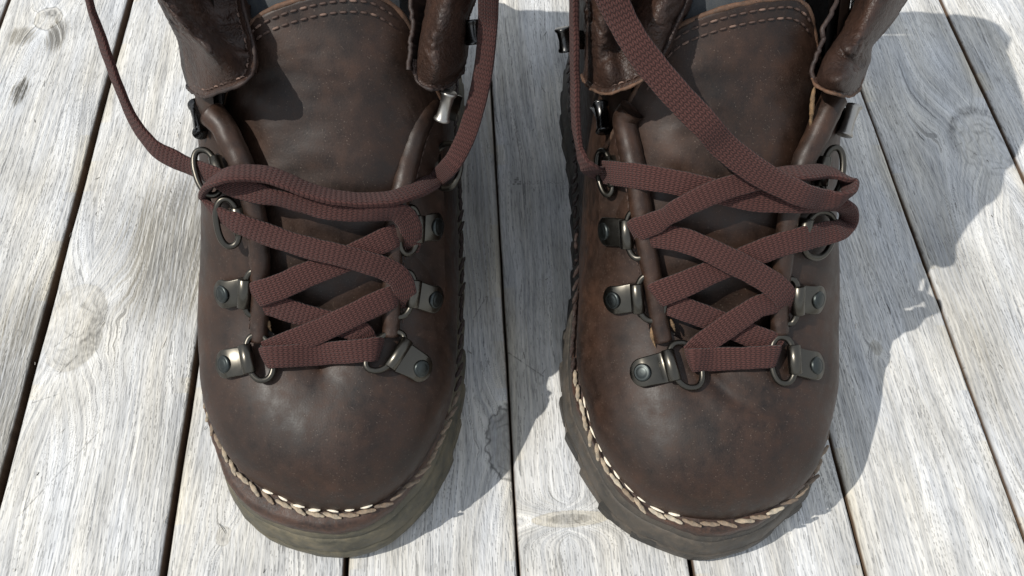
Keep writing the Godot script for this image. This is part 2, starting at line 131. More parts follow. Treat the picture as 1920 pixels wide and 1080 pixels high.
			[Vector3(-15.3, 160.0, -10.7), Vector3(-18.0, 158.0, -4.2), Vector3(-20.9, 156.0, 1.3), Vector3(-23.1, 152.5, 5.7), Vector3(-24.8, 149.5, 7.7)],
			[Vector3(-46.9, 122.0, -13.0), Vector3(-46.0, 131.0, 1.3), Vector3(-41.9, 138.0, 11.9), Vector3(-36.2, 143.0, 14.7), Vector3(-30.6, 147.0, 14.8), Vector3(-26.1, 149.0, 10.5)],
			[Vector3(26.3, 140.0, 7.4), Vector3(26.5, 141.0, 11.3), Vector3(28.0, 143.0, 15.7), Vector3(30.6, 144.0, 18.1), Vector3(38.0, 138.0, 12.9), Vector3(47.2, 128.0, -1.0), Vector3(50.2, 126.0, -7.6)],
		],
		"gussets": [
			[Vector3(35.0, 154.0, -16.7), Vector3(31.6, 151.5, -9.3), Vector3(28.8, 149.5, -5.3), Vector3(29.5, 147.0, -3.1), Vector3(27.0, 145.0, 2.2), Vector3(26.1, 142.0, 5.1), Vector3(27.1, 139.5, 7.4)],
		],
		"tears": [
			[Vector3(27.3, 138.2, 8.5), Vector3(26.8, 135.7, 11.3), Vector3(27.0, 131.5, 14.4), Vector3(27.7, 125.9, 17.3)],
			[Vector3(-22.7, 77.2, 64.6), Vector3(-22.6, 75.5, 67.5), Vector3(-21.4, 73.2, 71.0)],
			[Vector3(-16.4, 79.7, 63.0), Vector3(-15.5, 78.5, 64.9), Vector3(-14.6, 76.8, 66.6)],
		],
		"tongue_edge": [Vector3(-20.1, 146.1, -5.9), Vector3(-17.1, 148.8, -6.9), Vector3(-11.4, 151.9, -7.8), Vector3(-4.9, 154.4, -8.7), Vector3(3.5, 156.0, -9.9), Vector3(12.3, 156.2, -11.4), Vector3(19.8, 155.0, -12.9), Vector3(24.9, 152.5, -13.3), Vector3(28.0, 149.1, -12.2), Vector3(30.4, 143.6, -9.4)],
	},
}

var rng := RandomNumberGenerator.new()
var soft := FastNoiseLite.new()      # smooth 3D noise, one unit to the millimetre
var grainy := FastNoiseLite.new()
var mats := {}


class Shape:
	var v := PackedVector3Array()
	var t := PackedVector2Array()
	var c := PackedColorArray()
	var i := PackedInt32Array()
	func grid(rows: Array, uvs = null, cols = null, around := false) -> void:
		var base := v.size()
		var n: int = rows[0].size()
		for r in rows.size():
			for k in n:
				v.append(rows[r][k])
				t.append(uvs[r][k] if uvs else Vector2(float(k) / maxf(n - 1, 1), float(r) / maxf(rows.size() - 1, 1)))
				c.append(cols[r][k] if cols else Color.WHITE)
		for r in rows.size() - 1:
			for k in (n if around else n - 1):
				var a := base + r * n + k
				var b := base + r * n + (k + 1) % n
				i.append_array([a, b, a + n, b, b + n, a + n])
	func fan(centre: Vector3, ring: PackedVector3Array, col := Color.WHITE) -> void:
		var base := v.size()
		v.append(centre); t.append(Vector2.ZERO); c.append(col)
		for p in ring:
			v.append(p); t.append(Vector2.ZERO); c.append(col)
		for k in ring.size():
			i.append_array([base, base + 1 + k, base + 1 + (k + 1) % ring.size()])
	func mesh(inside = null, smooth := true) -> ArrayMesh:
		var mid := Vector3.ZERO
		if inside != null:
			mid = inside
		else:
			for p in v: mid += p
			mid /= v.size()
		var s := 0.0
		for k in range(0, i.size(), 3):
			var a := v[i[k]] - mid
			s += (v[i[k + 1]] - mid - a).cross(v[i[k + 2]] - mid - a).dot(a)
		if s > 0:
			for k in range(0, i.size(), 3):
				var x := i[k + 1]; i[k + 1] = i[k + 2]; i[k + 2] = x
		var st := SurfaceTool.new()
		st.begin(Mesh.PRIMITIVE_TRIANGLES)
		st.set_smooth_group(0 if smooth else -1)
		for k in v.size():
			st.set_uv(t[k]); st.set_color(c[k]); st.add_vertex(v[k] * 0.001)
		for k in i: st.add_index(k)
		st.generate_normals()
		return st.commit()


# ---------------------------------------------------------------- small helpers
func v3(p) -> Vector3:
	return Vector3(p[0], 0, p[1])

func table(rows: Array, x: float) -> float:
	if x <= rows[0][0]: return rows[0][1]
	for k in range(1, rows.size()):
		if x <= rows[k][0]:
			return lerpf(rows[k - 1][1], rows[k][1], (x - rows[k - 1][0]) / (rows[k][0] - rows[k - 1][0]))
	return rows[-1][1]

func spline(pts: Array, n: int, skip := 0) -> PackedVector3Array:   # Catmull-Rom through the points, evenly spaced
	var raw := PackedVector3Array()
	for k in range(skip, pts.size() - 1 - skip):
		var b: Vector3 = pts[k]
		var c: Vector3 = pts[k + 1]
		var a: Vector3 = pts[k - 1] if k > 0 else 2.0 * b - c
		var d: Vector3 = pts[k + 2] if k + 2 < pts.size() else 2.0 * c - b
		for j in 16:
			raw.append(b.cubic_interpolate(c, a, d, j / 16.0))
	raw.append(pts[-1 - skip])
	return even(raw, n)

func even(raw: PackedVector3Array, n: int) -> PackedVector3Array:
	var at := PackedFloat32Array([0.0])
	for k in range(1, raw.size()):
		at.append(at[-1] + raw[k].distance_to(raw[k - 1]))
	var out := PackedVector3Array()
	var k := 1
	for j in n:
		var want := at[-1] * j / (n - 1.0)
		while k < raw.size() - 1 and at[k] < want: k += 1
		out.append(raw[k - 1].lerp(raw[k], clampf((want - at[k - 1]) / maxf(at[k] - at[k - 1], 1e-6), 0, 1)))
	return out

func length_of(p: PackedVector3Array) -> float:
	var s := 0.0
	for k in range(1, p.size()): s += p[k].distance_to(p[k - 1])
	return s

func tube(s: Shape, path: PackedVector3Array, radius, seg := 10, closed := false, rough := 0.0, col := Color.WHITE) -> void:
	var rows := []
	var uvs := []
	var cols := []
	var n := path.size()
	var up := Vector3(0.31, 0.9, 0.27)
	var run := 0.0
	for k in n:
		var tan := (path[(k + 1) % n] - path[(k - 1 + n) % n]) if closed else (path[mini(k + 1, n - 1)] - path[maxi(k - 1, 0)])
		tan = tan.normalized()
		var side := tan.cross(up).normalized()
		up = side.cross(tan).normalized()
		if k > 0: run += path[k].distance_to(path[k - 1])
		var r: float = radius[k] if radius is Array or radius is PackedFloat32Array else radius
		var ring := PackedVector3Array()
		var uv := PackedVector2Array()
		var cl := PackedColorArray()
		for j in seg:
			var a := TAU * j / seg
			var dir := side * cos(a) + up * sin(a)
			var rr := r
			if rough > 0: rr += rough * soft.get_noise_3dv((path[k] + dir * r) * 9.0)
			ring.append(path[k] + dir * rr)
			uv.append(Vector2(float(j) / seg, run / 10.0))
			cl.append(col)
		rows.append(ring); uvs.append(uv); cols.append(cl)
	if closed:
		rows.append(rows[0]); uvs.append(uvs[0]); cols.append(cols[0])
	s.grid(rows, uvs, cols, true)
	if not closed:
		s.fan(path[0], rows[0], col)
		s.fan(path[-1], rows[-1], col)

func lathe(s: Shape, from: Vector3, axis: Vector3, profile: Array, seg := 18) -> void:   # profile: [along, radius]
	var side := axis.cross(Vector3(0.3, 0.2, 0.9)).normalized()
	var up := side.cross(axis).normalized()
	var rows := []
	for p in profile:
		var ring := PackedVector3Array()
		for j in seg:
			var a := TAU * j / seg
			ring.append(from + axis * p[0] + (side * cos(a) + up * sin(a)) * p[1])
		rows.append(ring)
	s.grid(rows, null, null, true)

func numbered(called: String, parent: Node) -> String:
	if not parent.has_node(NodePath(called)): return called
	var k := 1
	while parent.has_node(NodePath("%s_%03d" % [called, k])): k += 1
	return "%s_%03d" % [called, k]

var taken := {}
func put(called: String, mesh: Mesh, mat: Material, parent: Node) -> MeshInstance3D:
	var o := MeshInstance3D.new()
	var key := "%d/%s" % [parent.get_instance_id(), called]
	var k: int = taken.get(key, 0)
	taken[key] = k + 1
	o.name = called if k == 0 else "%s_%03d" % [called, k]
	o.mesh = mesh
	o.material_override = mat
	parent.add_child(o, true)
	return o


# ---------------------------------------------------------------- the boot's surface
func ridge_y(z: float) -> float:
	return table(RIDGE, z)

func ridge_at(y: float) -> float:   # z where the ridge reaches that height
	for k in range(RIDGE.size() - 1, 0, -1):
		if y <= RIDGE[k - 1][1]:
			return lerpf(RIDGE[k][0], RIDGE[k - 1][0], (y - RIDGE[k][1]) / (RIDGE[k - 1][1] - RIDGE[k][1]))
	return RIDGE[0][0]

func ridge_z(z: float) -> float:
	if z > 40: return 40 + 34 * (1 - exp(-2.3 * (z - 40) / 78)) / 0.9
	if z < -80: return -80 - 30 * (1 - exp(-3.3 * (-80 - z) / 100)) / 0.963
	return z

func shell_at(b: Vector3, tip: float, th: float) -> Vector3:   # b on the base outline; th 0 at the welt, PI/2 on the ridge
	var zr := ridge_z(b.z)
	var e := table(BULK, zr)
	var sx := pow(cos(th), 2 / e)
	var k := pow(sin(th), 2 / e)
	var xr := tip * 0.5 * clampf((zr - 20) / 54, 0, 1)
	var y := BASE_Y + (ridge_y(zr) - BASE_Y) * k
	var flare := 1.0 + 0.0042 * maxf(0, y - 150) * smoothstep(-15, -60, zr)
	return Vector3(xr + (b.x - xr) * sx * flare * (1 + 0.03 * sin(PI * minf(k * 1.6, 1))), y, zr + (b.z - zr) * sx + smoothstep(-50, -130, b.z) * maxf(0, y - 90) * 0.12)

func edge_x(roll: Array, z: float) -> float:
	if z <= roll[0].z: return roll[0].x
	for k in range(1, roll.size()):
		if z <= roll[k].z:
			return lerpf(roll[k - 1].x, roll[k].x, (z - roll[k - 1].z) / maxf(roll[k].z - roll[k - 1].z, 0.01))
	return roll[-1].x

func is_open(which: String, p: Vector3) -> bool:   # in the lacing gap or above the collar
	var d: Dictionary = SHAPE[which]
	if p.y > 60 and p.z < 72:
		var l := edge_x(d.rolls[0], p.z)
		var r := edge_x(d.rolls[1], p.z)
		var mid := (l + r) / 2
		var half := (r - l) / 2 * sqrt(clampf((72.0 - p.z) / 7.0, 0, 1))
		if absf(p.x - mid) < half: return true
	return p.z < 18 and p.y > table(COLLAR, p.z)

func boot_point(which: String, x: float, z: float) -> float:   # height of the tongue's own surface
	var xc := 6.0 if which == "L" else 0.0
	return ridge_y(z) - 4.0 - 0.010 * (x - xc) * (x - xc) - 0.025 * pow(maxf(absf(x - xc) - 15.0, 0.0), 2)


# ---------------------------------------------------------------- materials
func to_srgb(x: float) -> int:
	return clampi(int(255.0 * (12.92 * x if x < 0.0031308 else 1.055 * pow(x, 1 / 2.4) - 0.055)), 0, 255)

func lut() -> PackedByteArray:
	var out := PackedByteArray()
	for k in 2049: out.append(to_srgb(k / 2048.0))
	return out

func noise(seed_: int, freq: float, oct := 3, kind := FastNoiseLite.TYPE_SIMPLEX_SMOOTH) -> FastNoiseLite:
	var n := FastNoiseLite.new()
	n.seed = seed_; n.frequency = freq; n.noise_type = kind
	n.fractal_type = FastNoiseLite.FRACTAL_FBM if oct > 1 else FastNoiseLite.FRACTAL_NONE
	n.fractal_octaves = oct
	return n

func flat(color: Color, rough: float, metal := 0.0) -> StandardMaterial3D:   # color given as linear values
	var m := StandardMaterial3D.new()
	m.albedo_color = color.linear_to_srgb()
	m.roughness = rough
	m.metallic = metal
	m.vertex_color_use_as_albedo = true
	return m

func triplanar(m: StandardMaterial3D, per_mm: float) -> void:
	m.uv1_triplanar = true
	m.uv1_scale = Vector3.ONE * per_mm * 1000.0

func leather_maps(size: int, base: Color, seed_: int, specks: int, spread: float, cell := 90.0, wrinkle := 0.3) -> Array:
	var a := noise(seed_, 3.0 / size, 3).get_seamless_image(size, size, false, false, 0.2, false).get_data()
	var b := noise(seed_ + 1, 16.0 / size, 3).get_seamless_image(size, size, false, false, 0.2, false).get_data()
	var cells := noise(seed_ + 2, cell / size, 2, FastNoiseLite.TYPE_CELLULAR)
	cells.cellular_return_type = FastNoiseLite.RETURN_DISTANCE2_SUB
	var c := cells.get_seamless_image(size, size, false, false, 0.2, true).get_data()
	var f := noise(seed_ + 3, 120.0 / size, 2).get_seamless_image(size, size, false, false, 0.2, false).get_data()
	var l := lut()
	var rgb := PackedByteArray(); rgb.resize(size * size * 3)
	var hgt := PackedByteArray(); hgt.resize(size * size)
	var rgh := PackedByteArray(); rgh.resize(size * size)
	for k in size * size:
		var av := a[k] / 255.0 - 0.5
		var bv := b[k] / 255.0 - 0.5
		var fv := f[k] / 255.0 - 0.5
		var m := maxf(0.25, 1.0 + spread * (0.75 * av + 0.55 * bv + 0.35 * fv))
		var warm := 1.0 + 0.22 * av + 0.18 * bv
		rgb[k * 3] = l[clampi(int(base.r * m * warm * 2048), 0, 2048)]
		rgb[k * 3 + 1] = l[clampi(int(base.g * m * 2048), 0, 2048)]
		rgb[k * 3 + 2] = l[clampi(int(base.b * m / warm * 2048), 0, 2048)]
		hgt[k] = clampi(int(128 + 70 * fv + wrinkle * (c[k] - 128) + 30 * bv), 0, 255)
		rgh[k] = clampi(int(205 + 130 * bv + 60 * fv - 40 * av), 90, 255)
	var im := Image.create_from_data(size, size, false, Image.FORMAT_RGB8, rgb)
	for k in specks:   # dust and lint
		var x := rng.randi_range(0, size - 1)
		var y := rng.randi_range(0, size - 1)
		var long := rng.randi_range(1, 2) if rng.randf() < 0.96 else rng.randi_range(4, 9)
		var ang := rng.randf() * TAU
		var g := rng.randf_range(0.10, 0.34) * (0.6 if long < 2 else 1.0)
		for j in long:
			var px := posmod(int(x + cos(ang) * j), size)
			var py := posmod(int(y + sin(ang) * j), size)
			for dd in (2 if long < 4 else 1): im.set_pixel(posmod(px + dd, size), py, im.get_pixel(posmod(px + dd, size), py).lerp(Color(g, g * 0.86, g * 0.72).linear_to_srgb(), rng.randf_range(0.3, 0.8)))
	return [ImageTexture.create_from_image(im), ImageTexture.create_from_image(Image.create_from_data(size, size, false, Image.FORMAT_L8, hgt)), ImageTexture.create_from_image(Image.create_from_data(size, size, false, Image.FORMAT_L8, rgh))]

func leather(maps: Array, mm: float, bump: float, rough: float) -> StandardMaterial3D:
	var m := StandardMaterial3D.new()
	m.albedo_texture = maps[0]
	m.heightmap_enabled = true
	m.heightmap_texture = maps[1]
	m.heightmap_scale = bump
	m.roughness = rough
	m.roughness_texture = maps[2]
	m.metallic_specular = 0.43
	m.vertex_color_use_as_albedo = true
	triplanar(m, 1.0 / mm)
	return m

func braid_maps(base: Color) -> Array:   # eight columns of slanted stitches across a flat lace
	var w := 240
	var h := 96
	var l := lut()
	var rgb := PackedByteArray(); rgb.resize(w * h * 3)
	var hgt := PackedByteArray(); hgt.resize(w * h)
	var fz := noise(77, 0.35, 2)
	for y in h:
		for x in w:
			var u := (x + 0.5) / w * 12.0
			var col := int(u)
			var xx := u - col
			var yy := (y + 0.5) / h * 4.0 + (0.55 * xx if col % 2 == 0 else 0.55 * (1 - xx))
			yy -= floorf(yy)
			var q := (1 - pow(absf(2 * xx - 1), 2.6)) * (1 - pow(absf(2 * yy - 1), 2.4))
			var n := fz.get_noise_2d(x, y)
			hgt[y * w + x] = clampi(int(30 + 200 * sqrt(q) + 14 * n), 0, 255)
			var m := 0.52 + 0.66 * q + 0.30 * n
			for k in 3: rgb[(y * w + x) * 3 + k] = l[clampi(int(base[k] * m * 2048), 0, 2048)]
	return [ImageTexture.create_from_image(Image.create_from_data(w, h, false, Image.FORMAT_RGB8, rgb)), ImageTexture.create_from_image(Image.create_from_data(w, h, false, Image.FORMAT_L8, hgt))]

func ramp(a: float, b: float) -> Gradient:
	var g := Gradient.new()
	g.set_color(0, Color(a, a, a)); g.set_color(1, Color(b, b, b))
	return g

func make_materials() -> void:
	var hide := leather_maps(640, Color(0.0258, 0.0134, 0.0086), 11, 1500, 2.0)
	mats.upper = leather(hide, 92.0, 0.008, 0.66)
	mats.tongue = leather(hide, 92.0, 0.010, 0.64)
	mats.roll = leather(hide, 60.0, 0.010, 0.60)
	var calf := leather_maps(384, Color(0.0340, 0.0175, 0.0120), 31, 160, 1.2, 24.0, 0.9)
	mats.cuff = leather(calf, 34.0, 0.050, 0.62)
	mats.raw_edge = leather(leather_maps(192, Color(0.10, 0.055, 0.034), 51, 60, 1.6), 20.0, 0.05, 0.9)
	mats.torn = leather(leather_maps(128, Color(0.15, 0.095, 0.05), 50, 60, 2.0), 12.0, 0.05, 0.9)
	mats.dark_edge = leather(leather_maps(192, Color(0.030, 0.019, 0.016), 52, 60, 1.5), 20.0, 0.05, 0.75)
	mats.welt = leather(leather_maps(256, Color(0.046, 0.025, 0.0175), 53, 160, 2.4), 26.0, 0.05, 0.66)
	mats.rubber_olive = leather(leather_maps(384, Color(0.098, 0.087, 0.060), 54, 900, 2.0), 60.0, 0.02, 0.8)
	mats.rubber_brown = leather(leather_maps(384, Color(0.058, 0.050, 0.041), 56, 900, 1.8), 60.0, 0.02, 0.78)
	mats.lug = leather(leather_maps(192, Color(0.026, 0.024, 0.021), 57, 200, 1.3), 30.0, 0.03, 0.8)
	mats.textile = leather(leather_maps(192, Color(0.045, 0.05, 0.055), 58, 260, 0.9), 14.0, 0.03, 0.95)
	mats.inside = leather(leather_maps(128, Color(0.018, 0.014, 0.012), 59, 20, 0.8), 24.0, 0.02, 0.9)
	var lace := braid_maps(Color(0.070, 0.0285, 0.0245))
	var m := StandardMaterial3D.new()
	m.albedo_texture = lace[0]
	m.heightmap_enabled = true
	m.heightmap_texture = lace[1]
	m.heightmap_scale = 0.06
	m.roughness = 0.82
	m.metallic_specular = 0.3
	m.rim_enabled = true; m.rim = 0.12; m.rim_tint = 1.0
	m.vertex_color_use_as_albedo = true
	mats.lace = m
	mats.metal = flat(Color(0.088, 0.082, 0.070), 0.33, 1.0)
	mats.ring = flat(Color(0.075, 0.070, 0.060), 0.38, 1.0)
	mats.rivet = flat(Color(0.055, 0.062, 0.061), 0.45, 1.0)
	mats.hook_dark = flat(Color(0.07, 0.07, 0.07), 0.28, 1.0)
	mats.hook = flat(Color(0.36, 0.345, 0.32), 0.42, 1.0)
	for k in ["metal", "ring", "rivet", "hook_dark", "hook"]:
		var t := NoiseTexture2D.new()
		t.width = 128; t.height = 128; t.seamless = true
		t.noise = noise(90, 0.05, 4)
		t.color_ramp = ramp(0.62, 1.0)
		mats[k].roughness_texture = t
		mats[k].roughness *= 1.15
		triplanar(mats[k], 1.0 / 22.0)
	mats.thread = []
	for c in [Color(0.30, 0.245, 0.18), Color(0.21, 0.16, 0.115), Color(0.40, 0.345, 0.265), Color(0.12, 0.092, 0.07)]:
		mats.thread.append(leather(leather_maps(96, c, 70 + int(c.r * 100), 30, 1.2), 7.0, 0.05, 0.9))
	mats.white_thread = leather(leather_maps(96, Color(0.66, 0.61, 0.51), 81, 40, 1.0), 8.0, 0.03, 0.85)
	mats.seam_thread = flat(Color(0.062, 0.036, 0.027), 0.7)
	mats.seam_pale = flat(Color(0.16, 0.10, 0.075), 0.7)


# ---------------------------------------------------------------- boot parts
func base_outline(src: Dictionary, which: String, side: String, n: int) -> PackedVector3Array:
	var own: Array = src[which][side]
	var other: Array = src[which]["r" if side == "l" else "l"]
	var pts := [v3(other[2]), v3(other[1])]
	for p in own: pts.append(v3(p))
	pts.append(v3(other[-2])); pts.append(v3(other[-3]))
	return spline(pts, n, 2)

func build_upper(which: String, boot: Node3D) -> void:
	var s := Shape.new()
	var inner := Shape.new()
	var d: Dictionary = SHAPE[which]
	var tip: float = UPPER[which].l[0][0]
	var nm := 56
	for side in ["l", "r"]:
		var base := base_outline(UPPER, which, side, 230)
		var rows := []
		var cols := []
		var lining := []
		for b in base:
			var raw := PackedVector3Array()
			var last := 0.0
			var n := 90
			for j in n + 1:
				var th := PI / 2 * j / n
				var p := shell_at(b, tip, th)
				if is_open(which, p):
					var lo := last
					var hi := th
					for q in 12:
						var mid := (lo + hi) / 2
						if is_open(which, shell_at(b, tip, mid)): hi = mid
						else: lo = mid
					raw.append(shell_at(b, tip, lo))
					break
				raw.append(p)
				last = th
			var row := even(raw, nm)
			var col := PackedColorArray()
			for j in nm:
				var p := row[j]
				var out := Vector3(p.x, (p.y - 45) * 0.8, maxf(p.z - 60, 0) * 0.8).normalized()
				var fade := smoothstep(0.0, 0.06, j / float(nm))
				p += out * (0.7 * soft.get_noise_3dv(p * 1.1 + Vector3(d.laces.size() * 31, 0, 0)) + 0.07 * soft.get_noise_3dv(p * 9.0)) * fade
				if which == "R":   # a shallow curved crease below the throat
					var r := Vector2(p.x - 18, p.z - 68).length()
					p += out * (-0.7 * exp(-pow((r - 24) / 1.9, 2)) + 0.45 * exp(-pow((r - 28) / 3.0, 2))) * smoothstep(70, 84, p.z) * smoothstep(-16, -2, p.x) * smoothstep(36, 20, p.x)
				row[j] = p
				var g := 0.96 + 0.36 * soft.get_noise_3dv(p * 1.1 + Vector3(200, 0, 0)) + 0.22 * soft.get_noise_3dv(p * 4.5)
				var rd := 1.0 + 0.13 * soft.get_noise_3dv(p * 1.6 + Vector3(0, 0, 900))
				var cc := Color(g * rd, g, g / rd)
				for f in d.fittings:   # rubbed, dusty leather round the rivets
					if f[3] != null:
						var dist: float = p.distance_to(f[3])
						var rub := exp(-pow(maxf(dist - 5.5, 0) / 2.6, 2)) * clampf(0.75 + 1.2 * soft.get_noise_3dv(p * 6.0), 0, 1)
						cc = cc.lerp(Color(2.6, 2.6, 2.4), 0.5 * rub)
				for side_roll in d.rolls:   # pale scuffs beside the lowest part of the facings
					var foot: Vector3 = side_roll[-1]
					var scuff := exp(-pow(p.distance_to(foot + Vector3(0, 0, 4)) / 8.0, 2)) * clampf(2.2 * soft.get_noise_3dv(Vector3(p.x * 14, p.y * 5, p.z * 4)) - 0.1, 0, 1)
					cc = cc.lerp(Color(9.0, 7.6, 4.6), 0.8 * scuff)
				var toe := smoothstep(58, 40, p.y) * smoothstep(60, 100, p.z)   # drier, browner toe edge
				cc = cc.lerp(Color(1.35, 1.18, 1.02) * g, 0.4 * toe * clampf(0.6 + 1.3 * soft.get_noise_3dv(p * 3.0), 0, 1))
				col.append(cc)
			rows.append(row)
			cols.append(col)
			if b.z < 74:
				var line := PackedVector3Array()
				for j in range(0, nm, 5):
					line.append(Vector3(row[j].x * 0.90, row[j].y, row[j].z + (5 if row[j].z < -90 else 0)))
				line.append(Vector3(row[-1].x * 0.90, row[-1].y, row[-1].z + (5 if row[-1].z < -90 else 0)))
				lining.append(line)
		if side == "r":
			rows.reverse(); cols.reverse(); lining.reverse()
		s.grid(rows, null, cols)
		inner.grid(lining)
	put("upper", s.mesh(Vector3(0, 50, 0)), mats.upper, boot)
	put("shaft_lining", inner.mesh(), mats.inside, boot)
	var sole := Shape.new()
	var ring := PackedVector3Array()
	for p in loop(UPPER, which, -3.0, 120): ring.append(p + Vector3(0, 41, 0))
	sole.fan(Vector3(0, 41, -20), ring)
	put("insole", sole.mesh(Vector3(0, -100, 0)), mats.inside, boot)

func tongue_front(which: String, x: float) -> float:   # z of the tongue's top edge at x
	var e: Array = SHAPE[which].tongue_edge
	var xc := 6.0 if which == "L" else 0.0
	var rows := []
	for p in e: rows.append([p.x + xc, p.z])
	if x < rows[0][0]: return rows[0][1] + (rows[0][0] - x) * 0.8
	if x > rows[-1][0]: return rows[-1][1] + (x - rows[-1][0]) * 0.9
	return table(rows, x)

func ridge_path(top: float) -> PackedVector3Array:
	var raw := PackedVector3Array()
	var z := 80.0
	while z > top:
		raw.append(Vector3(0, ridge_y(z), z))
		z -= 0.4
	raw.append(Vector3(0, ridge_y(top), top))
	return raw

func build_tongue(which: String, boot: Node3D) -> void:
	var xc := 6.0 if which == "L" else 0.0
	var s := Shape.new()
	var rows := []
	var cols := []
	var rim := PackedVector3Array()
	var half := 40.0
	for a in 45:
		var x := xc - half + 2 * half * a / 44.0
		var path := even(ridge_path(tongue_front(which, x)), 90)
		var row := PackedVector3Array()
		var col := PackedColorArray()
		for j in 90:
			var z := path[j].z
			var p := Vector3(x, boot_point(which, x, z), z)
			p += Vector3(0, 0.6, 0.7) * (1.1 * soft.get_noise_3dv(Vector3(p.x * 1.3, p.y * 2.4, p.z * 2.4) + Vector3(77 if which == "L" else 12, 0, 0)))
			p += Vector3(0, 0.6, 0.7) * 0.25 * soft.get_noise_3dv(Vector3(p.x * 3, p.y * 14, p.z * 14)) * smoothstep(112, 130, p.y) * smoothstep(152, 140, p.y)
			row.append(p)
			var g := 0.95 + 0.45 * soft.get_noise_3dv(p * 1.4 + Vector3(0, 300, 0)) + 0.2 * soft.get_noise_3dv(p * 5.0)
			col.append(Color(g * 1.02, g, g * 0.98))
		rows.append(row)
		cols.append(col)
		rim.append(row[-1] + Vector3(0, -0.6, -0.5))
	var thick := []
	var thick_cols := []
	for a in rows.size():
		var ring: PackedVector3Array = rows[a].duplicate()
		var rc: PackedColorArray = cols[a].duplicate()
		for j in range(rows[a].size() - 1, -1, -1):
			ring.append(rows[a][j] + Vector3(0, -1.2, -1.5))
			rc.append(cols[a][j])
		thick.append(ring)
		thick_cols.append(rc)
	s.grid(thick, null, thick_cols, true)
	var front_rows := rows
	var tongue := put("tongue", s.mesh(), mats.tongue, boot)
	var e := Shape.new()
	tube(e, even(rim, 90), 1.0, 8, false, 0.35)
	put("cut_edge", e.mesh(), mats.raw_edge, tongue)
	# the padded grey lining that stands up behind the leather
	var b := Shape.new()
	rows = []
	for a in 31:
		var x := xc - 27 + 54.0 * a / 30.0
		var row := PackedVector3Array()
		for j in 40:
			var y := 118.0 + (78.0 - 34.0 * pow(absf(x - xc) / 27.0, 4)) * j / 39.0
			var z := ridge_at(y + 4.0) - 8.0 - 0.017 * (x - xc) * (x - xc)
			row.append(Vector3(x, y, z + 0.5 * soft.get_noise_3dv(Vector3(x, y, z) * 3.0)))
		for j in range(39, -1, -1): row.append(row[j] + Vector3(0, -1.5, -5.0))
		rows.append(row)
	b.grid(rows, null, null, true)
	put("tongue_lining", b.mesh(), mats.textile, tongue)
	# two rows of stitching below the edge
	var sp := Shape.new()
	tube(sp, PackedVector3Array([Vector3(-1.15, 0, 0), Vector3(-0.6, 0.1, 0), Vector3(0.6, 0.1, 0), Vector3(1.15, 0, 0)]), [0.25, 0.42, 0.42, 0.25], 6)
	var mesh := sp.mesh()
	for k in 2:
		var line := PackedVector3Array()
		for a in 45:
			if absf(front_rows[a][0].x - xc) < 27.5: line.append(along(front_rows[a], 3.0 + 3.4 * k))
		var n := int(length_of(line) / 3.0)
		line = even(line, n)
		for j in range(1, n - 1):
			var o := put("stitch", mesh, mats.seam_pale if (j * 7 + k) % 5 == 0 else mats.seam_thread, tongue)
			var dir := (line[j + 1] - line[j - 1]).normalized()
			var nn := Vector3(0, 0.65, 0.75)
			nn = (nn - dir * nn.dot(dir)).normalized()
			o.transform = Transform3D(Basis(dir, nn, dir.cross(nn)), (line[j] + nn * 0.25) * MM)

func along(path: PackedVector3Array, back: float) -> Vector3:   # a point so far before the path's end
	var left := back
	for k in range(path.size() - 1, 0, -1):
		var d := path[k].distance_to(path[k - 1])
		if left <= d: return path[k].lerp(path[k - 1], left / d)
		left -= d
	return path[0]

func build_rolls(which: String, boot: Node3D) -> void:
	for r in SHAPE[which].rolls:
		var path := spline(r, 90)
		var rad := PackedFloat32Array()
		for k in 90:
			var f := k / 89.0
			rad.append(lerpf(4.6, 3.1, pow(f, 0.7)) * (1 + 0.06 * soft.get_noise_1d(k * 4.0 + r[0].x * 5)))
		var s := Shape.new()
		var wr := 0.22
		var low := PackedVector3Array()
		for p in path: low.append(p + Vector3(0, 0.1, 0.1))
		tube(s, low, rad, 18, false, wr)
		var roll := put("rolled_facing", s.mesh(), mats.roll, boot)
		if (r[-1].x > 0) == (which == "R") or which == "R":
			for tear in SHAPE[which].tears:
				if (tear[0].x > 0) != (r[-1].x > 0): continue
				var ts := Shape.new()
				var tp := spline(tear, 40)
				var tr := PackedFloat32Array()
				for k in 40: tr.append(0.12 + 0.6 * sin(PI * pow(k / 39.0, 0.7)) * (1 + 0.5 * soft.get_noise_1d(k * 7.0)))
				tube(ts, tp, tr, 8, false, 0.25)
				put("torn_leather", ts.mesh(), mats.torn, roll)
		# the stitching that holds the roll, on its outer side
		var sp := Shape.new()
		tube(sp, PackedVector3Array([Vector3(-0.95, 0, 0), Vector3(0.0, 0.1, 0), Vector3(0.95, 0, 0)]), [0.2, 0.32, 0.2], 6)
		var mesh := sp.mesh()
		var out := 1.0 if r[-1].x > 0 else -1.0
		var line := even(path, int(length_of(path) / 2.7))
		for k in range(4, line.size() - 2):
			var dir := (line[k + 1] - line[k - 1]).normalized()
			var q := line[k] + Vector3(out * 3.9, -1.2, -0.4)
			var o := put("stitch", mesh, mats.seam_thread, roll)
			var nn := Vector3(out * 0.4, 0.65, 0.6)
			nn = (nn - dir * nn.dot(dir)).normalized()
			o.transform = Transform3D(Basis(dir, nn, dir.cross(nn)), q * MM)

func net(rows: Array, nu: int, nv: int) -> Array:   # a smooth surface through a grid of points
	var across := []
	for r in rows: across.append(spline(r, nu))
	var out := []
	for k in nu:
		var col := []
		for r in across: col.append(r[k])
		out.append(spline(col, nv))
	return out

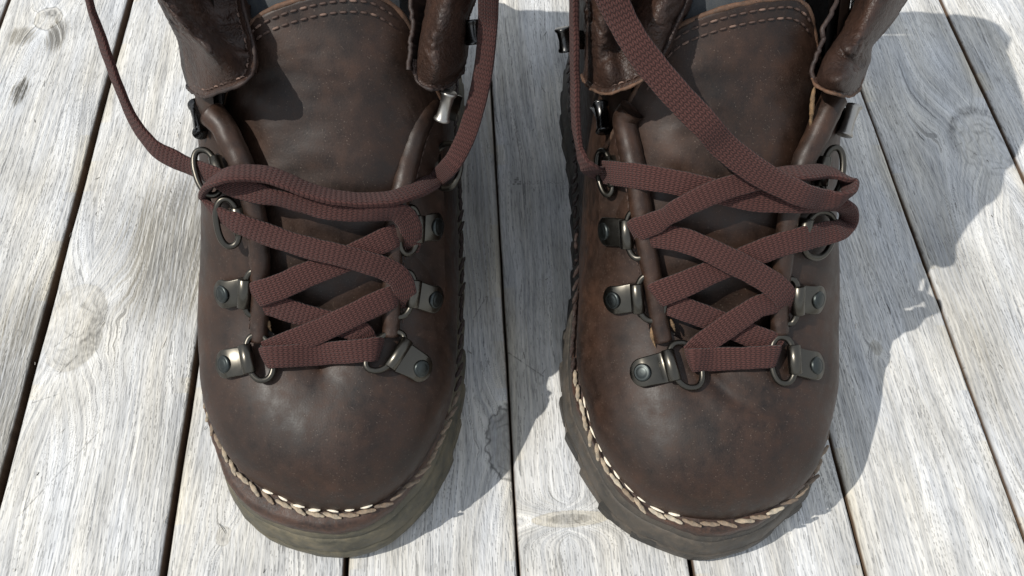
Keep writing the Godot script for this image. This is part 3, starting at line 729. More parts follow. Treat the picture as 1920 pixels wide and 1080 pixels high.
func collar_points(which: String, side: String) -> Array:   # along the top edge, from the front to the heel
	var tip: float = UPPER[which].l[0][0]
	var pts := []
	for b in base_outline(UPPER, which, side, 60):
		if b.z < -34:
			var lo := 0.0
			var hi := PI / 2
			for q in 14:
				var mid := (lo + hi) / 2
				if is_open(which, shell_at(b, tip, mid)): hi = mid
				else: lo = mid
			var p := shell_at(b, tip, lo)
			pts.append(p + Vector3(-signf(p.x) * 2, 3, 0))
	return pts

func build_cuffs(which: String, boot: Node3D) -> void:
	var rims := [collar_points(which, "l"), collar_points(which, "r")]
	var d: Dictionary = SHAPE[which]
	var sp := Shape.new()
	tube(sp, PackedVector3Array([Vector3(-1.0, -0.2, 0), Vector3(-0.4, 0.15, 0), Vector3(0.4, 0.15, 0), Vector3(1.0, -0.2, 0)]), [0.2, 0.32, 0.32, 0.2], 6)
	var stitch_mesh := sp.mesh()
	for ci in d.cuffs.size():
		var rows := []
		for r in d.cuffs[ci]:
			var q: Array = r.duplicate()
			var back: Vector3 = (r[0] + r[-1]) / 2 + Vector3(0, -12, -12)
			q.append(r[-1].lerp(back, 0.7) + Vector3(0, -3, -3))
			q.append(r[0].lerp(back, 0.7) + Vector3(0, -3, -3))
			q.append(r[0])
			rows.append(q)
		rows.remove_at(rows.size() - 1)
		var cen := Vector3.ZERO
		for p in rows[-1]: cen += p / rows[-1].size()
		for far in [[0.55, 14.0], [1.0, 8.5]]:
			var q := []
			var at: Vector3 = cen.lerp(rims[ci][0], far[0]) + Vector3(0, 5.0 * (1 - far[0]), 0)
			for p in rows[rows.size() - 1]: q.append(at + (p - (cen if far[0] < 0.9 else cen.lerp(rims[ci][0], 0.55))).normalized() * far[1])
			rows.append(q)
		var g := net(rows, 110, 150)
		var cols := []
		var moved := []
		for a in g.size():
			var col := PackedColorArray()
			var line := PackedVector3Array()
			for b in g[a].size():
				var p: Vector3 = g[a][b]
				var n: Vector3 = (g[(a + 1) % g.size()][b] - g[a - 1][b]).cross(g[a][mini(b + 1, 149)] - g[a][maxi(b - 1, 0)]).normalized()
				if n.dot(Vector3(0, 0.6, 0.8)) < 0: n = -n
				var w := absf(soft.get_noise_3dv(Vector3(p.x * 2.6, p.y * 8.0, p.z * 5.0) + Vector3(ci * 90, 0, 0)))
				var folds := -1.5 * pow(1.0 - minf(w * 3.2, 1.0), 2.0) * smoothstep(0.05, 0.25, b / 149.0) * clampf(0.6 + 1.6 * soft.get_noise_3dv(p * 1.6), 0, 1)
				line.append(p + n * smoothstep(0.0, 0.04, b / 149.0) * (0.75 * folds + 0.35 * soft.get_noise_3dv(p * 2.4) + 0.10 * soft.get_noise_3dv(p * 14.0)))
				var v := 0.95 + 0.4 * soft.get_noise_3dv(p * 2.5 + Vector3(0, 0, 500))
				col.append(Color(v, v, v))
			cols.append(col)
			moved.append(line)
		var s := Shape.new()
		s.grid(moved, null, cols)
		var cuff := put("padded_cuff", s.mesh(), mats.cuff, boot)
		for bi in d.beads.size():
			var near: bool = (d.beads[bi][0].x > 0) == (ci == 1)
			if not near: continue
			var path := spline(d.beads[bi], 150)
			var mid := Vector3.ZERO
			for q in d.cuffs[ci][1]: mid += q / d.cuffs[ci][1].size()
			var strip := []
			var lip := PackedVector3Array()
			var seat := PackedVector3Array()
			var face := PackedVector3Array()
			for k in path.size():
				var tan := (path[mini(k + 1, 149)] - path[maxi(k - 1, 0)]).normalized()
				var into := mid - path[k]
				into = (into - tan * into.dot(tan)).normalized()
				var nn := tan.cross(into).normalized()
				if nn.dot(Vector3(0, 0.6, 0.8)) < 0: nn = -nn
				var wave := 0.35 * soft.get_noise_1d(k * 6.0 + bi * 500) + 0.18 * soft.get_noise_1d(k * 21.0)
				var ring := PackedVector3Array()
				for q in 12:
					var ang := TAU * q / 12
					ring.append(path[k] + into * (1.7 + 2.1 * cos(ang) - (wave if cos(ang) < 0 else 0.0)) + nn * (0.75 * sin(ang) + 0.3 * wave))
				strip.append(ring)
				lip.append(path[k] + into * (-0.35 - wave) + nn * (0.15 + 0.3 * wave))
				seat.append(path[k] + into * 1.9 + nn * 1.05)
				face.append(nn)
			var e := Shape.new()
			e.grid(strip, null, null, true)
			e.fan(p_mid(strip[0]), strip[0])
			e.fan(p_mid(strip[-1]), strip[-1])
			var edge := put("edge_strip", e.mesh(), mats.cuff, cuff)
			var raw := Shape.new()
			tube(raw, lip, 0.55, 7, false, 0.3)
			var tan_edge: bool = which == "R" and not (bi == 0)
			put("frayed_edge", raw.mesh(), mats.raw_edge if tan_edge else mats.dark_edge, cuff)
			var num := int(length_of(seat) / 2.6)
			for k in range(1, num):
				var at := int(150.0 * k / num)
				var o := put("stitch", stitch_mesh, mats.seam_pale if (k * 3 + bi) % 4 == 0 else mats.seam_thread, cuff)
				var dir := (seat[mini(at + 1, 149)] - seat[maxi(at - 1, 0)]).normalized()
				o.transform = Transform3D(Basis(dir, face[at], dir.cross(face[at])), (seat[at]) * MM)
	for gpath in d.gussets:
		var path := spline(gpath, 100)
		var rows2 := [PackedVector3Array(), PackedVector3Array(), PackedVector3Array()]
		for k in path.size():
			var p := path[k] + Vector3(soft.get_noise_1d(k * 3.0), 0, soft.get_noise_1d(k * 2.6 + 80)) * 0.7
			path[k] = p
			rows2[0].append(p); rows2[1].append(p + Vector3(2.5, -7, -6)); rows2[2].append(p + Vector3(9, -16, -14))
		var s := Shape.new()
		s.grid(rows2)
		tube(s, path, 0.8, 8, false, 0.1)
		put("gusset", s.mesh(), mats.dark_edge, boot)
	# the padded collar from one cuff round the heel to the other
	var ring := []
	for k in range(0, rims[0].size(), 4): ring.append(rims[0][k])
	var other: Array = rims[1].duplicate()
	other.reverse()
	for k in range(4, other.size(), 4): ring.append(other[k])
	if (other.size() - 1) % 4 != 0: ring.append(other[-1])
	var s2 := Shape.new()
	tube(s2, spline(ring, 120), 9.5, 18, false, 1.6)
	put("collar", s2.mesh(), mats.cuff, boot)

func loop(src: Dictionary, which: String, offset: float, n: int) -> PackedVector3Array:   # closed outline, moved outward
	var l := base_outline(src, which, "l", n / 2 + 1)
	var r := base_outline(src, which, "r", n / 2 + 1)
	var all := PackedVector3Array(l)
	for k in range(r.size() - 2, 0, -1): all.append(r[k])
	var out := PackedVector3Array()
	for k in all.size():
		var t := (all[(k + 2) % all.size()] - all[k - 2]).normalized()
		var nn := Vector3(-t.z, 0, t.x)
		if nn.dot(all[k] - Vector3(0, 0, clampf(all[k].z, -120, 70))) < 0: nn = -nn
		out.append(all[k] + nn * offset)
	return out

func spring(z: float) -> float:   # the toe of the sole rises a little
	return 4.0 * pow(clampf((z - 70) / 56.0, 0, 1), 2)

func layer(which: String, profile: Array, n: int, rough: float) -> Shape:   # profile: [height, offset]
	var rows := []
	for p in profile:
		var ring := loop(SOLE, which, p[1], n)
		for k in ring.size():
			var q := ring[k] + Vector3(0, p[0] + (spring(ring[k].z) if p[0] < 20 else 0.0) , 0)
			if rough > 0:
				var dir := Vector3(q.x, 0, q.z - clampf(q.z, -120, 70)).normalized()
				q += dir * rough * soft.get_noise_3dv(q * 6.0) + Vector3(0, 0.5 * rough * soft.get_noise_3dv(q * 9.0), 0)
			ring[k] = q
		rows.append(ring)
	var s := Shape.new()
	s.grid(rows, null, null, true)
	return s

func build_sole(which: String, boot: Node3D) -> void:
	var bottom: StandardMaterial3D = mats.rubber_olive if which == "L" else mats.rubber_brown
	var s := layer(which, [[0.6, -9.0], [0.4, -0.8], [1.2, -0.1], [8.6, 0.0], [9.0, -0.45], [9.5, -0.1], [17.0, -1.4], [18.6, -2.2], [19.0, -6.0]], 420, 0.4)
	var outsole := put("outsole", s.mesh(), bottom, boot)
	put("midsole", layer(which, [[18.8, -6.0], [18.9, -2.6], [19.4, -2.1], [25.6, -3.0], [26.2, -3.6], [26.4, -7.0]], 360, 0.25).mesh(), mats.rubber_brown if which == "R" else mats.rubber_olive, boot)
	var welt := put("welt", layer(which, [[26.2, -9.0], [26.3, -3.6], [27.0, -2.7], [30.2, -2.9], [32.2, -3.7], [33.2, -5.2], [33.2, -12.0], [33.0, -18.0]], 520, 0.55).mesh(), mats.welt, boot)
	# lugs along the sides of the outsole
	var ring := loop(SOLE, which, -0.1, 480)
	var total := 0.0
	for k in ring.size(): total += ring[k].distance_to(ring[(k + 1) % ring.size()])
	var pitch := 16.0
	var count := int(total / pitch)
	var path := PackedVector3Array(ring)
	path.append(ring[0])
	path = even(path, count * 12 + 1)
	for j in count:
		var zc := path[(j * 12 + 4) % (count * 12)].z
		if zc > (92 if which == "L" else 121): continue
		var l := Shape.new()
		var rows := []
		for k in 9:
			var at := (j * 12 + k) % (count * 12)
			var p := path[at]
			var t := (path[(at + 1) % (count * 12)] - path[at - 1 if at > 0 else count * 12 - 1]).normalized()
			var nn := Vector3(-t.z, 0, t.x)
			if nn.dot(p - Vector3(0, 0, clampf(p.z, -120, 70))) < 0: nn = -nn
			var front := p.z > (95 if which == "L" else 110)
			var reach := (0.2 + (1.2 if which == "R" else 0.9) * (k / 8.0 if p.x < 0 else 1 - k / 8.0)) * (0.3 if front else 0.9)
			var y0 := spring(p.z)
			rows.append(PackedVector3Array([p - nn * 5 + Vector3(0, y0, 0), p + nn * (reach - 0.4) + Vector3(0, y0, 0), p + nn * reach + Vector3(0, y0 + 1.2, 0), p + nn * (reach * 0.9) + Vector3(0, y0 + 6.5, 0), p + nn * -0.3 + Vector3(0, y0 + 9.5, 0), p - nn * 5 + Vector3(0, y0 + 9, 0)]))
		l.grid(rows, null, null, true)
		l.fan(p_mid(rows[0]), rows[0])
		l.fan(p_mid(rows[-1]), rows[-1])
		put("lug", l.mesh(null, false), mats.lug if (j * 5) % 7 > 2 and which == "R" else bottom, outsole)
	# the rope-like welt stitching, stitch by stitch
	var variants := []
	for q in 4:
		var st := Shape.new()
		var rows := []
		for k in 15:
			var f := k / 14.0
			var ring2 := PackedVector3Array()
			var body := pow(sin(PI * clampf(f * 0.94 + 0.03, 0, 1)), 0.42)
			for a in 12:
				var ang := TAU * a / 12
				var twist := 1.0 + 0.14 * sin(2 * ang + f * (11 + q) + q)
				ring2.append(Vector3((f - 0.5) * 7.0, sin(ang) * 0.5 * body * twist + 0.15 * sin(f * 5 + q), cos(ang) * 0.86 * body * twist + (f - 0.5) * 1.3))
			rows.append(ring2)
		st.grid(rows, null, null, true)
		variants.append(st.mesh())
	var small := Shape.new()
	var rws := []
	for k in 9:
		var f := k / 8.0
		var rr := PackedVector3Array()
		for a in 8: rr.append(Vector3((f - 0.5) * 4.7, sin(TAU * a / 8) * 0.5 * sqrt(sin(PI * clampf(f, 0.03, 0.97))), cos(TAU * a / 8) * 0.8 * sqrt(sin(PI * clampf(f, 0.03, 0.97)))))
		rws.append(rr)
	small.grid(rws, null, null, true)
	var pale := small.mesh()
	for inner in 2:
		var line := loop(UPPER, which, 1.7 if inner == 0 else 0.2, 480)
		var p2 := PackedVector3Array(line)
		p2.append(line[0])
		var num := int(length_of(p2) / 6.3)
		p2 = even(p2, num + 1)
		for j in num:
			var p := p2[j]
			if inner == 1 and (p.z < 70 or p.x > 22 or (which == "L" and p.x < -20) or (which == "R" and (p.x > -8 or rng.randf() < 0.35))): continue
			var t := (p2[(j + 1) % num] - p2[j - 1 if j > 0 else num - 1]).normalized()
			var mat: Material = mats.white_thread
			if inner == 0:
				var dirty := p.x > 24 or p.z < 62
				mat = mats.thread[rng.randi_range(0, 2)] if not dirty else mats.thread[[1, 3, 3][rng.randi_range(0, 2)]]
				if p.z < (68 if p.x > 0 else 62): mat = mats.dark_edge
			var o := put("welt_stitch", variants[rng.randi_range(0, 3)] if inner == 0 else pale, mat, welt)
			var b := Basis(t, Vector3.UP, t.cross(Vector3.UP)).rotated(Vector3.UP, rng.randf_range(-0.2, 0.2))
			if inner == 1: b = b.scaled_local(Vector3(rng.randf_range(0.7, 1.15), 1, rng.randf_range(0.5, 1.0)))
			o.transform = Transform3D(b, (p + Vector3(rng.randf_range(-0.3, 0.3), (33.9 if inner == 0 else 35.0) + rng.randf_range(-0.2, 0.3), rng.randf_range(-0.3, 0.3))) * MM)

func p_mid(ring: PackedVector3Array) -> Vector3:
	var m := Vector3.ZERO
	for p in ring: m += p
	return m / ring.size()

func build_fittings(which: String, boot: Node3D) -> void:
	for f in SHAPE[which].fittings:
		var a: Vector3 = f[0]
		var b: Vector3 = f[1]
		var far: Vector3 = f[2]
		var c := (a + b) / 2
		var ax := (b - a).normalized()
		var out := c - far
		out = (out - ax * out.dot(ax)).normalized()
		var nn := ax.cross(out).normalized()
		if nn.dot(f[4]) < 0: nn = -nn
		var riveted: bool = f[3] != null
		var rv: Vector3 = f[3] if riveted else c - f[4] * 3.0 - out * 0.6
		var pd := rv - c
		pd = (pd - ax * pd.dot(ax))
		var reach := pd.length()
		pd = pd / reach
		var pn := ax.cross(pd).normalized()
		if pn.dot(f[4]) < 0: pn = -pn
		var half := a.distance_to(b) / 2
		# the plate, rolled at its inner end
		var s := Shape.new()
		var rows := []
		var steps := 26
		var total := reach + (4.7 if riveted else 0.0)
		var skew := (rv - c).dot(ax)
		for k in steps + 1:
			var d := total * (1 - pow(1 - k / float(steps), 1.6))
			var w := lerpf(half, minf(half, 5.1), smoothstep(0, reach, d))
			if d > reach: w = sqrt(maxf(0.02, 1 - pow((d - reach) / 4.8, 2))) * 5.1
			var sink := lerpf(-1.7, 1.5, smoothstep(1.8, reach, d)) - 0.5 * exp(-pow((d - 3.4) / 1.4, 2))
			var mid := c + pd * d + ax * skew * smoothstep(0, reach, d) + pn * sink
			rows.append(PackedVector3Array([mid - ax * w - pn * 0.3, mid - ax * w + pn * 0.3, mid - ax * (w - 0.4) + pn * 0.55, mid + ax * (w - 0.4) + pn * 0.55, mid + ax * w + pn * 0.3, mid + ax * w - pn * 0.3]))
		if riveted:
			s.grid(rows, null, null, true)
			s.fan(p_mid(rows[-1]), rows[-1])
		lathe(s, a, ax, [[0.0, 0.1], [0.0, 2.0], [0.25, 2.35], [2 * half - 0.25, 2.35], [2 * half, 2.0], [2 * half, 0.1]], 22)
		var plate := put("lace_eyelet", s.mesh(), mats.metal, boot)
		var rs := Shape.new()
		var path := PackedVector3Array()
		var mid2 := (c + far) / 2
		var semi := (far - c) / 2
		for k in 40:
			var ang := TAU * k / 40
			var ca := cos(ang)
			var sa := sin(ang)
			path.append(mid2 + semi * signf(ca) * pow(absf(ca), 0.86) + ax * 8.1 * signf(sa) * pow(absf(sa), 0.9))
		tube(rs, path, 1.12, 12, true)
		put("ring", rs.mesh(), mats.ring, plate)
		if riveted:
			var r := Shape.new()
			lathe(r, rv + pn * 1.7, pn, [[-0.3, 3.25], [0.35, 3.25], [0.75, 3.0], [0.95, 2.55], [0.85, 2.2], [1.05, 1.9], [1.15, 1.0], [1.18, 0.02]], 26)
			put("rivet", r.mesh(), mats.rivet, plate)

func build_hooks(which: String, boot: Node3D) -> void:
	for h in SHAPE[which].hooks:
		var a: Vector3 = h[0]
		var b: Vector3 = h[1]
		var p: Vector3 = h[2]
		var ax := (b - a).normalized()
		var c := (a + b) / 2
		var n := a.distance_to(b)
		var dark: bool = (which == "L" and a.x < 0) or (which == "R" and a.x < 0) or a.y > 140
		var s := Shape.new()
		lathe(s, a, ax, [[0, 0.1], [0, 2.6], [0.3, 2.9], [0.9, 2.8], [1.5, 2.3], [n * 0.5, 2.0], [n - 1.5, 2.3], [n - 0.9, 2.8], [n - 0.3, 2.9], [n, 2.6], [n, 0.1]], 22)
		var out := p - c
		out = (out - ax * out.dot(ax)).normalized()
		var plate := Shape.new()
		var down := Vector3(-signf(c.x) * 0.75, -0.45, -0.45)
		var path := even(PackedVector3Array([c + out * 0.8 + down * 1.6, c + out * 3.0 + down * 1.8, p + down * 2.2, p + down * 6.0]), 14)
		var rows := []
		for q in path:
			var w := n * 0.42
			var side := out.cross(ax).normalized() * 0.55
			rows.append(PackedVector3Array([q - ax * w - side, q - ax * w + side, q + ax * w + side, q + ax * w - side]))
		plate.grid(rows, null, null, true)
		plate.fan(p_mid(rows[-1]), rows[-1])
		var hook := put("lace_hook", plate.mesh(), mats.hook_dark if dark else mats.metal, boot)
		put("spool", s.mesh(), mats.hook_dark if dark else mats.hook, hook)

func frames(path: PackedVector3Array) -> PackedVector3Array:   # the lace's width direction; carried along where the lace dives
	var n := path.size()
	var out := PackedVector3Array()
	out.resize(n)
	for way in [1, -1]:
		var k := n / 2
		var last := Vector3.ZERO
		while k >= 0 and k < n:
			var tan := (path[mini(k + 1, n - 1)] - path[maxi(k - 1, 0)]).normalized()
			var nn := Vector3(path[k].x * 0.010, 0.68, 0.73).normalized()
			nn -= tan * nn.dot(tan)
			var want := tan.cross(nn.normalized())
			if last == Vector3.ZERO: last = want
			var side := (last - tan * last.dot(tan)).normalized()
			side = side.lerp(want, smoothstep(0.45, 0.85, nn.length()) * 0.35 if want.dot(side) > -0.2 else 0.0)
			last = (side - tan * side.dot(tan)).normalized()
			out[k] = last
			k += way
	return out

func build_laces(which: String, boot: Node3D) -> void:
	for run in SHAPE[which].laces:
		var pts := []
		var extra := []
		for q in run:
			pts.append(q[0])
			extra.append(Vector3(q[1], q[2], 0))
		# a long free end goes on past the ankle and drops into the boot
		if run[-1][0].y > 158:
			var e: Vector3 = run[-1][0]
			var inward := Vector3(-signf(e.x), 0, 0)
			var go: Vector3 = (run[-1][0] - run[-2][0]).normalized() * 26.0
			e += go
			pts.append(e)
			extra.append(extra[-1])
			for st in [Vector3(0, 9, -22), Vector3(0, 4, -48), Vector3(0, -22, -68), Vector3(0, -70, -74)]:
				pts.append(e + st + inward * absf(st.z) * 0.45)
				extra.append(extra[-1])
		var n := maxi(40, int(length_of(spline(pts, 200)) / 0.8))
		var path := spline(pts, n)
		# width and twist follow the same steps as the points
		var s := Shape.new()
		var rows := []
		var uvs := []
		var cols := []
		var at := PackedFloat32Array([0.0])
		for k in range(1, pts.size()): at.append(at[-1] + pts[k].distance_to(pts[k - 1]))
		var run_len := 0.0
		var sides := frames(path)
		for k in n:
			if k > 0: run_len += path[k].distance_to(path[k - 1])
			var f := at[-1] * k / (n - 1.0)
			var j := 0
			while j < at.size() - 2 and at[j + 1] < f: j += 1
			var w: Vector3 = extra[j].lerp(extra[j + 1], smoothstep(0, 1, (f - at[j]) / maxf(at[j + 1] - at[j], 0.01)))
			var tan := (path[mini(k + 1, n - 1)] - path[maxi(k - 1, 0)]).normalized()
			var side := sides[k]
			var nn := side.cross(tan)
			var a := deg_to_rad(w.y)
			var sd := side * cos(a) + nn * sin(a)
			var up := nn * cos(a) - side * sin(a)
			var half := w.x / 2 * 0.94 * (1.0 + 0.05 * soft.get_noise_1d(run_len * 5.0 + pts[0].x * 40))
			var thick := 0.95 + 0.55 * clampf((9.0 - w.x) / 4.0, 0, 1)
			if w.y > 30: half = maxf(half, 3.4)
			var ring := PackedVector3Array()
			var uv := PackedVector2Array()
			var cl := PackedColorArray()
			var bow := 0.35 * soft.get_noise_1d(run_len * 4.0 + pts[0].z * 50)
			for q in 20:
				var ang := TAU * q / 20
				var ca := cos(ang)
				var sa := sin(ang)
				var x := signf(ca) * pow(absf(ca), 0.75)
				ring.append(path[k] + sd * half * x + up * (thick * signf(sa) * pow(absf(sa), 0.7) + bow * x * x))
				uv.append(Vector2(0.5 + 0.5 * x * 0.999, run_len / 6.6))
				var g := 1.0 + 0.10 * soft.get_noise_1d(run_len * 3.0)
				cl.append(Color(g, g, g))
			rows.append(ring); uvs.append(uv); cols.append(cl)
		s.grid(rows, uvs, cols, true)
		s.fan(path[0], rows[0]); s.fan(path[-1], rows[-1])
		put("lace", s.mesh(), mats.lace, boot)

func build_boot(which: String, at: float, label: String) -> void:
	var boot := Node3D.new()
	boot.name = "hiking_boot" if which == "L" else "hiking_boot_001"
	boot.position = Vector3(at * MM, 0, 0)
	boot.set_meta("label", label)
	boot.set_meta("category", "boot")
	boot.set_meta("group", "pair of brown leather boots")
	add_child(boot)
	build_sole(which, boot)
	build_upper(which, boot)
	build_tongue(which, boot)
	build_rolls(which, boot)
	build_cuffs(which, boot)
	build_fittings(which, boot)
	build_hooks(which, boot)
	build_laces(which, boot)


# ---------------------------------------------------------------- the deck
const GAPS := [-284.6, -213.5, -141.8, -71.3, -4.4, 62.9, 129.8, 196.3, 262.2, 329.0]
const GAP_W := [2.0, 3.2, 2.6, 1.8, 0.8, 2.0, 0.8, 0.9, 1.7, 1.3]
# knots: plank, across from the gap, along, half size across, half size along, rim, heart tone, crescent: angle, inner, outer, strength, brown
const KNOTS := [
	[0, 26.0, -198.0, 7.5, 9.5, 0.50, 0.96, -1.2, 0.2, 0.8, 0.45, 0.03], [1, 13.0, 10.0, 13.5, 23.0, 0.85, 0.96, 0.25, 0.40, 1.0, 0.42, 0.02],
	[2, 19.8, 109.7, 3.4, 4.0, 0.72, 0.90, 0.0, 0.0, 0.5, 0.25, 0.02], [3, 65.0, 76.0, 9.5, 16.0, 0.34, 0.74, 0.0, 0.0, 1.0, 0.08, 0.0],
	[4, 21.0, 110.0, 15.0, 3.4, 0.80, 0.88, 0.0, 0.0, 0.6, 0.35, 0.05], [7, 54.0, -76.0, 16.5, 22.0, 0.95, 1.04, -2.0, 0.93, 1.18, 0.42, 0.0], [6, 30.0, 40.0, 2.5, 4.0, 0.8, 0.85, 0.0, 0.0, 0.6, 0.2, 0.02]]
# stains: plank, across, along, half size across, half size along, strength
const STAINS := [[1, 50.0, -34.0, 21.0, 36.0, 0.48], [0, 24.0, -140.0, 4.0, 9.0, 0.7], [0, 34.0, -184.0, 5.0, 12.0, 0.6], [0, 14.0, -184.0, 7.0, 7.0, 0.5], [0, 64.0, 40.0, 11.0, 50.0, 0.45], [0, 40.0, 20.0, 14.0, 30.0, 0.25], [5, 20.0, -30.0, 20.0, 60.0, 0.2], [3, 40.0, -60.0, 30.0, 60.0, 0.25], [7, 12.0, 30.0, 14.0, 60.0, 0.2]]
# single cracks and scratches: plank, from across, along, to across, along
const CRACKS := [
	[1, 2.4, 47.3, 13.6, 43.4], [4, 0.3, 33.5, 15.1, 46.2], [7, 3.0, -173.0, 22.0, -155.0], [1, 6.0, 20.0, 13.0, 13.0], [1, 10.5, 34.0, 17.0, 25.0],
	[1, 8.0, 98.0, 34.0, 62.0], [8, 2.0, 18.0, 16.0, 10.0], [3, 52.0, 15.0, 58.0, 4.0], [0, 44.0, -30.0, 41.0, -110.0]
]
const PX := 3.6
const TOP := -225.0
const LONG := 375.0

func plank_maps(k: int, wide: float) -> Array:
	var w := int(wide * PX)
	var h := int(LONG * PX)
	var n1 := noise(400 + k * 13, 1.0, 2)
	var n2 := noise(401 + k * 13, 1.0, 3)
	var low := noise(402 + k * 13, 1.0, 2)
	var l := lut()
	var rgb := PackedByteArray(); rgb.resize(w * h * 3)
	var hgt := PackedByteArray(); hgt.resize(w * h)
	var knots := KNOTS.filter(func(q): return q[0] == k)
	var cracks := CRACKS.filter(func(q): return q[0] == k)
	var stains := STAINS.filter(func(q): return q[0] == k)
	var lines := 2.2 + 1.3 * fposmod(k * 0.37, 1.0)
	for y in h:
		var along_ := TOP + y / PX
		for x in w:
			var a := x / PX
			var g := a + 4.5 * low.get_noise_2d(a * 0.02, along_ * 0.006)
			var knot := 0.0
			var heart := -1.0
			var tone := 1.0
			var shade := 1.0
			var brown := 0.0
			var halo := 0.0
			for q in knots:
				var dx: float = (a - q[1])
				var dz: float = (along_ - q[2])
				if absf(dz) > q[4] * 4 or absf(dx) > q[3] * 4: continue
				dx += 1.2 * low.get_noise_2d(a * 0.09 + 40, along_ * 0.09)
				var d := sqrt(dx * dx / (q[3] * q[3]) + dz * dz / (q[4] * q[4]))
				g += signf(dx) * q[3] * 1.1 * exp(-d * d * 0.35)
				knot = maxf(knot, exp(-d * d * 0.6))
				var ang := atan2(dz, dx)
				if d < 1.0:
					heart = minf(1.0, (1.0 - d) * 6.0)
					var lines_ := pow(0.5 + 0.5 * sin(d * 26.0 + 4.0 * low.get_noise_2d(a * 0.09, along_ * 0.09)), 4.0)
					tone = q[6] * (1.0 - 0.30 * lines_ * clampf(0.5 + 1.5 * low.get_noise_2d(a * 0.06 + 60, along_ * 0.06), 0, 1) + 0.18 * n2.get_noise_2d(a * 0.30, along_ * 0.22 + 70))
					brown = q[11]
				if d < q[9] + 0.1:
					var cres: float = smoothstep(q[8] - 0.12, q[8] + 0.12, d) * smoothstep(q[9] + 0.08, q[9] - 0.10, d) * (clampf(0.15 + cos(ang - q[7]), 0, 1) if q[8] > 0.1 else 1.0)
					var c2: float = 1.0 - q[10] * cres * clampf(0.85 + 0.8 * n2.get_noise_2d(a * 0.4 + 33, along_ * 0.25), 0, 1.3)
					shade *= c2
				var rimd := absf(d - 1.0 + 0.12 * low.get_noise_2d(a * 0.2 + 11, along_ * 0.2))
				if rimd < 0.08: shade *= lerpf(q[5], 1.0, rimd / 0.08)
				if d > 1.0 and d < 1.7: halo = maxf(halo, (1.7 - d) / 0.7)
			var s1 := n1.get_noise_2d(g * 0.16, along_ * 0.004)
			var s2 := n1.get_noise_2d(g * 0.75 + 50, along_ * 0.011)
			var s3 := n2.get_noise_2d(g * 2.3 + 90, along_ * 0.035)
			var wob := 0.8 * low.get_noise_2d(a * 0.12, along_ * 0.05)
			var f := n2.get_noise_2d((a + wob) * 1.25 + 300, along_ * 0.10 + 40)
			var ring := 0.5 + 0.5 * sin(g * lines + 2.0 * s1)
			var lum := 0.50 + 0.115 * s1 + 0.11 * s2 + 0.085 * s3 + 0.09 * f - 0.04 * ring + 0.08 * low.get_noise_2d(a * 0.03 + 500, along_ * 0.02)
			var hh := 0.55 + 0.30 * s3 + 0.34 * f - 0.14 * ring + 0.1 * s2
			var crack := absf(n1.get_noise_2d(g * 0.42 + 700, along_ * 0.0055))
			if crack < 0.026 and s1 + 0.6 * low.get_noise_2d(a * 0.05 + 9, along_ * 0.015) > -0.05:
				lum *= 0.58; hh -= 0.4
			if f < -0.34: 
				lum *= 0.86; hh -= 0.15
			lum *= 1.0 + 0.10 * halo
			if heart >= 0.0: lum = lerpf(lum, (0.50 + 0.10 * f + 0.05 * s3) * tone, heart)
			lum *= shade
			hh -= 0.5 * (1.0 - shade)
			for q in cracks:
				var ab := Vector2(q[3] - q[1], q[4] - q[2])
				var ap := Vector2(a - q[1], along_ - q[2])
				var w01 := clampf(ap.dot(ab) / ab.length_squared(), 0, 1)
				var off := (ap - ab * w01).length() + 0.5 * absf(low.get_noise_2d(a * 0.3, along_ * 0.3))
				if off < 0.42: 
					lum *= lerpf(0.35, 1.0, off / 0.42); hh -= 0.3
			for q in stains:
				var e: float = pow((a - q[1]) / q[3], 2) + pow((along_ - q[2]) / q[4], 2)
				if e < 2.0:
					var m: float = q[5] * clampf(1.6 - e + 0.9 * s2 + 0.8 * f, 0, 1) * clampf(0.65 + 1.5 * s3 + 0.7 * ring, 0.0, 1.2)
					lum *= 1.0 - m
					brown += 0.06 * m
			var edge := minf(a, wide - a)
			if edge < 1.2: lum *= 0.72 + 0.23 * edge
			lum = clampf(lum, 0.06, 0.86)
			var warm := 0.006 + brown + 0.030 * low.get_noise_2d(a * 0.04 + 800, along_ * 0.012) + 0.02 * s2
			if edge < 7 and low.get_noise_2d(3.0 + k, along_ * 0.012) > 0.05: warm += 0.05 * (1 - edge / 7)
			var at := (y * w + x)
			rgb[at * 3] = l[clampi(int(lum * (1.0 + warm) * 2048), 0, 2048)]
			rgb[at * 3 + 1] = l[clampi(int(lum * 2048), 0, 2048)]
			rgb[at * 3 + 2] = l[clampi(int(lum * (0.985 - 1.9 * warm) * 2048), 0, 2048)]
			hgt[at] = clampi(int(hh * 255), 0, 255)
	var im := Image.create_from_data(w, h, false, Image.FORMAT_RGB8, rgb)
	if k == 4: stamp(im)
	return [ImageTexture.create_from_image(im), ImageTexture.create_from_image(Image.create_from_data(w, h, false, Image.FORMAT_L8, hgt))]

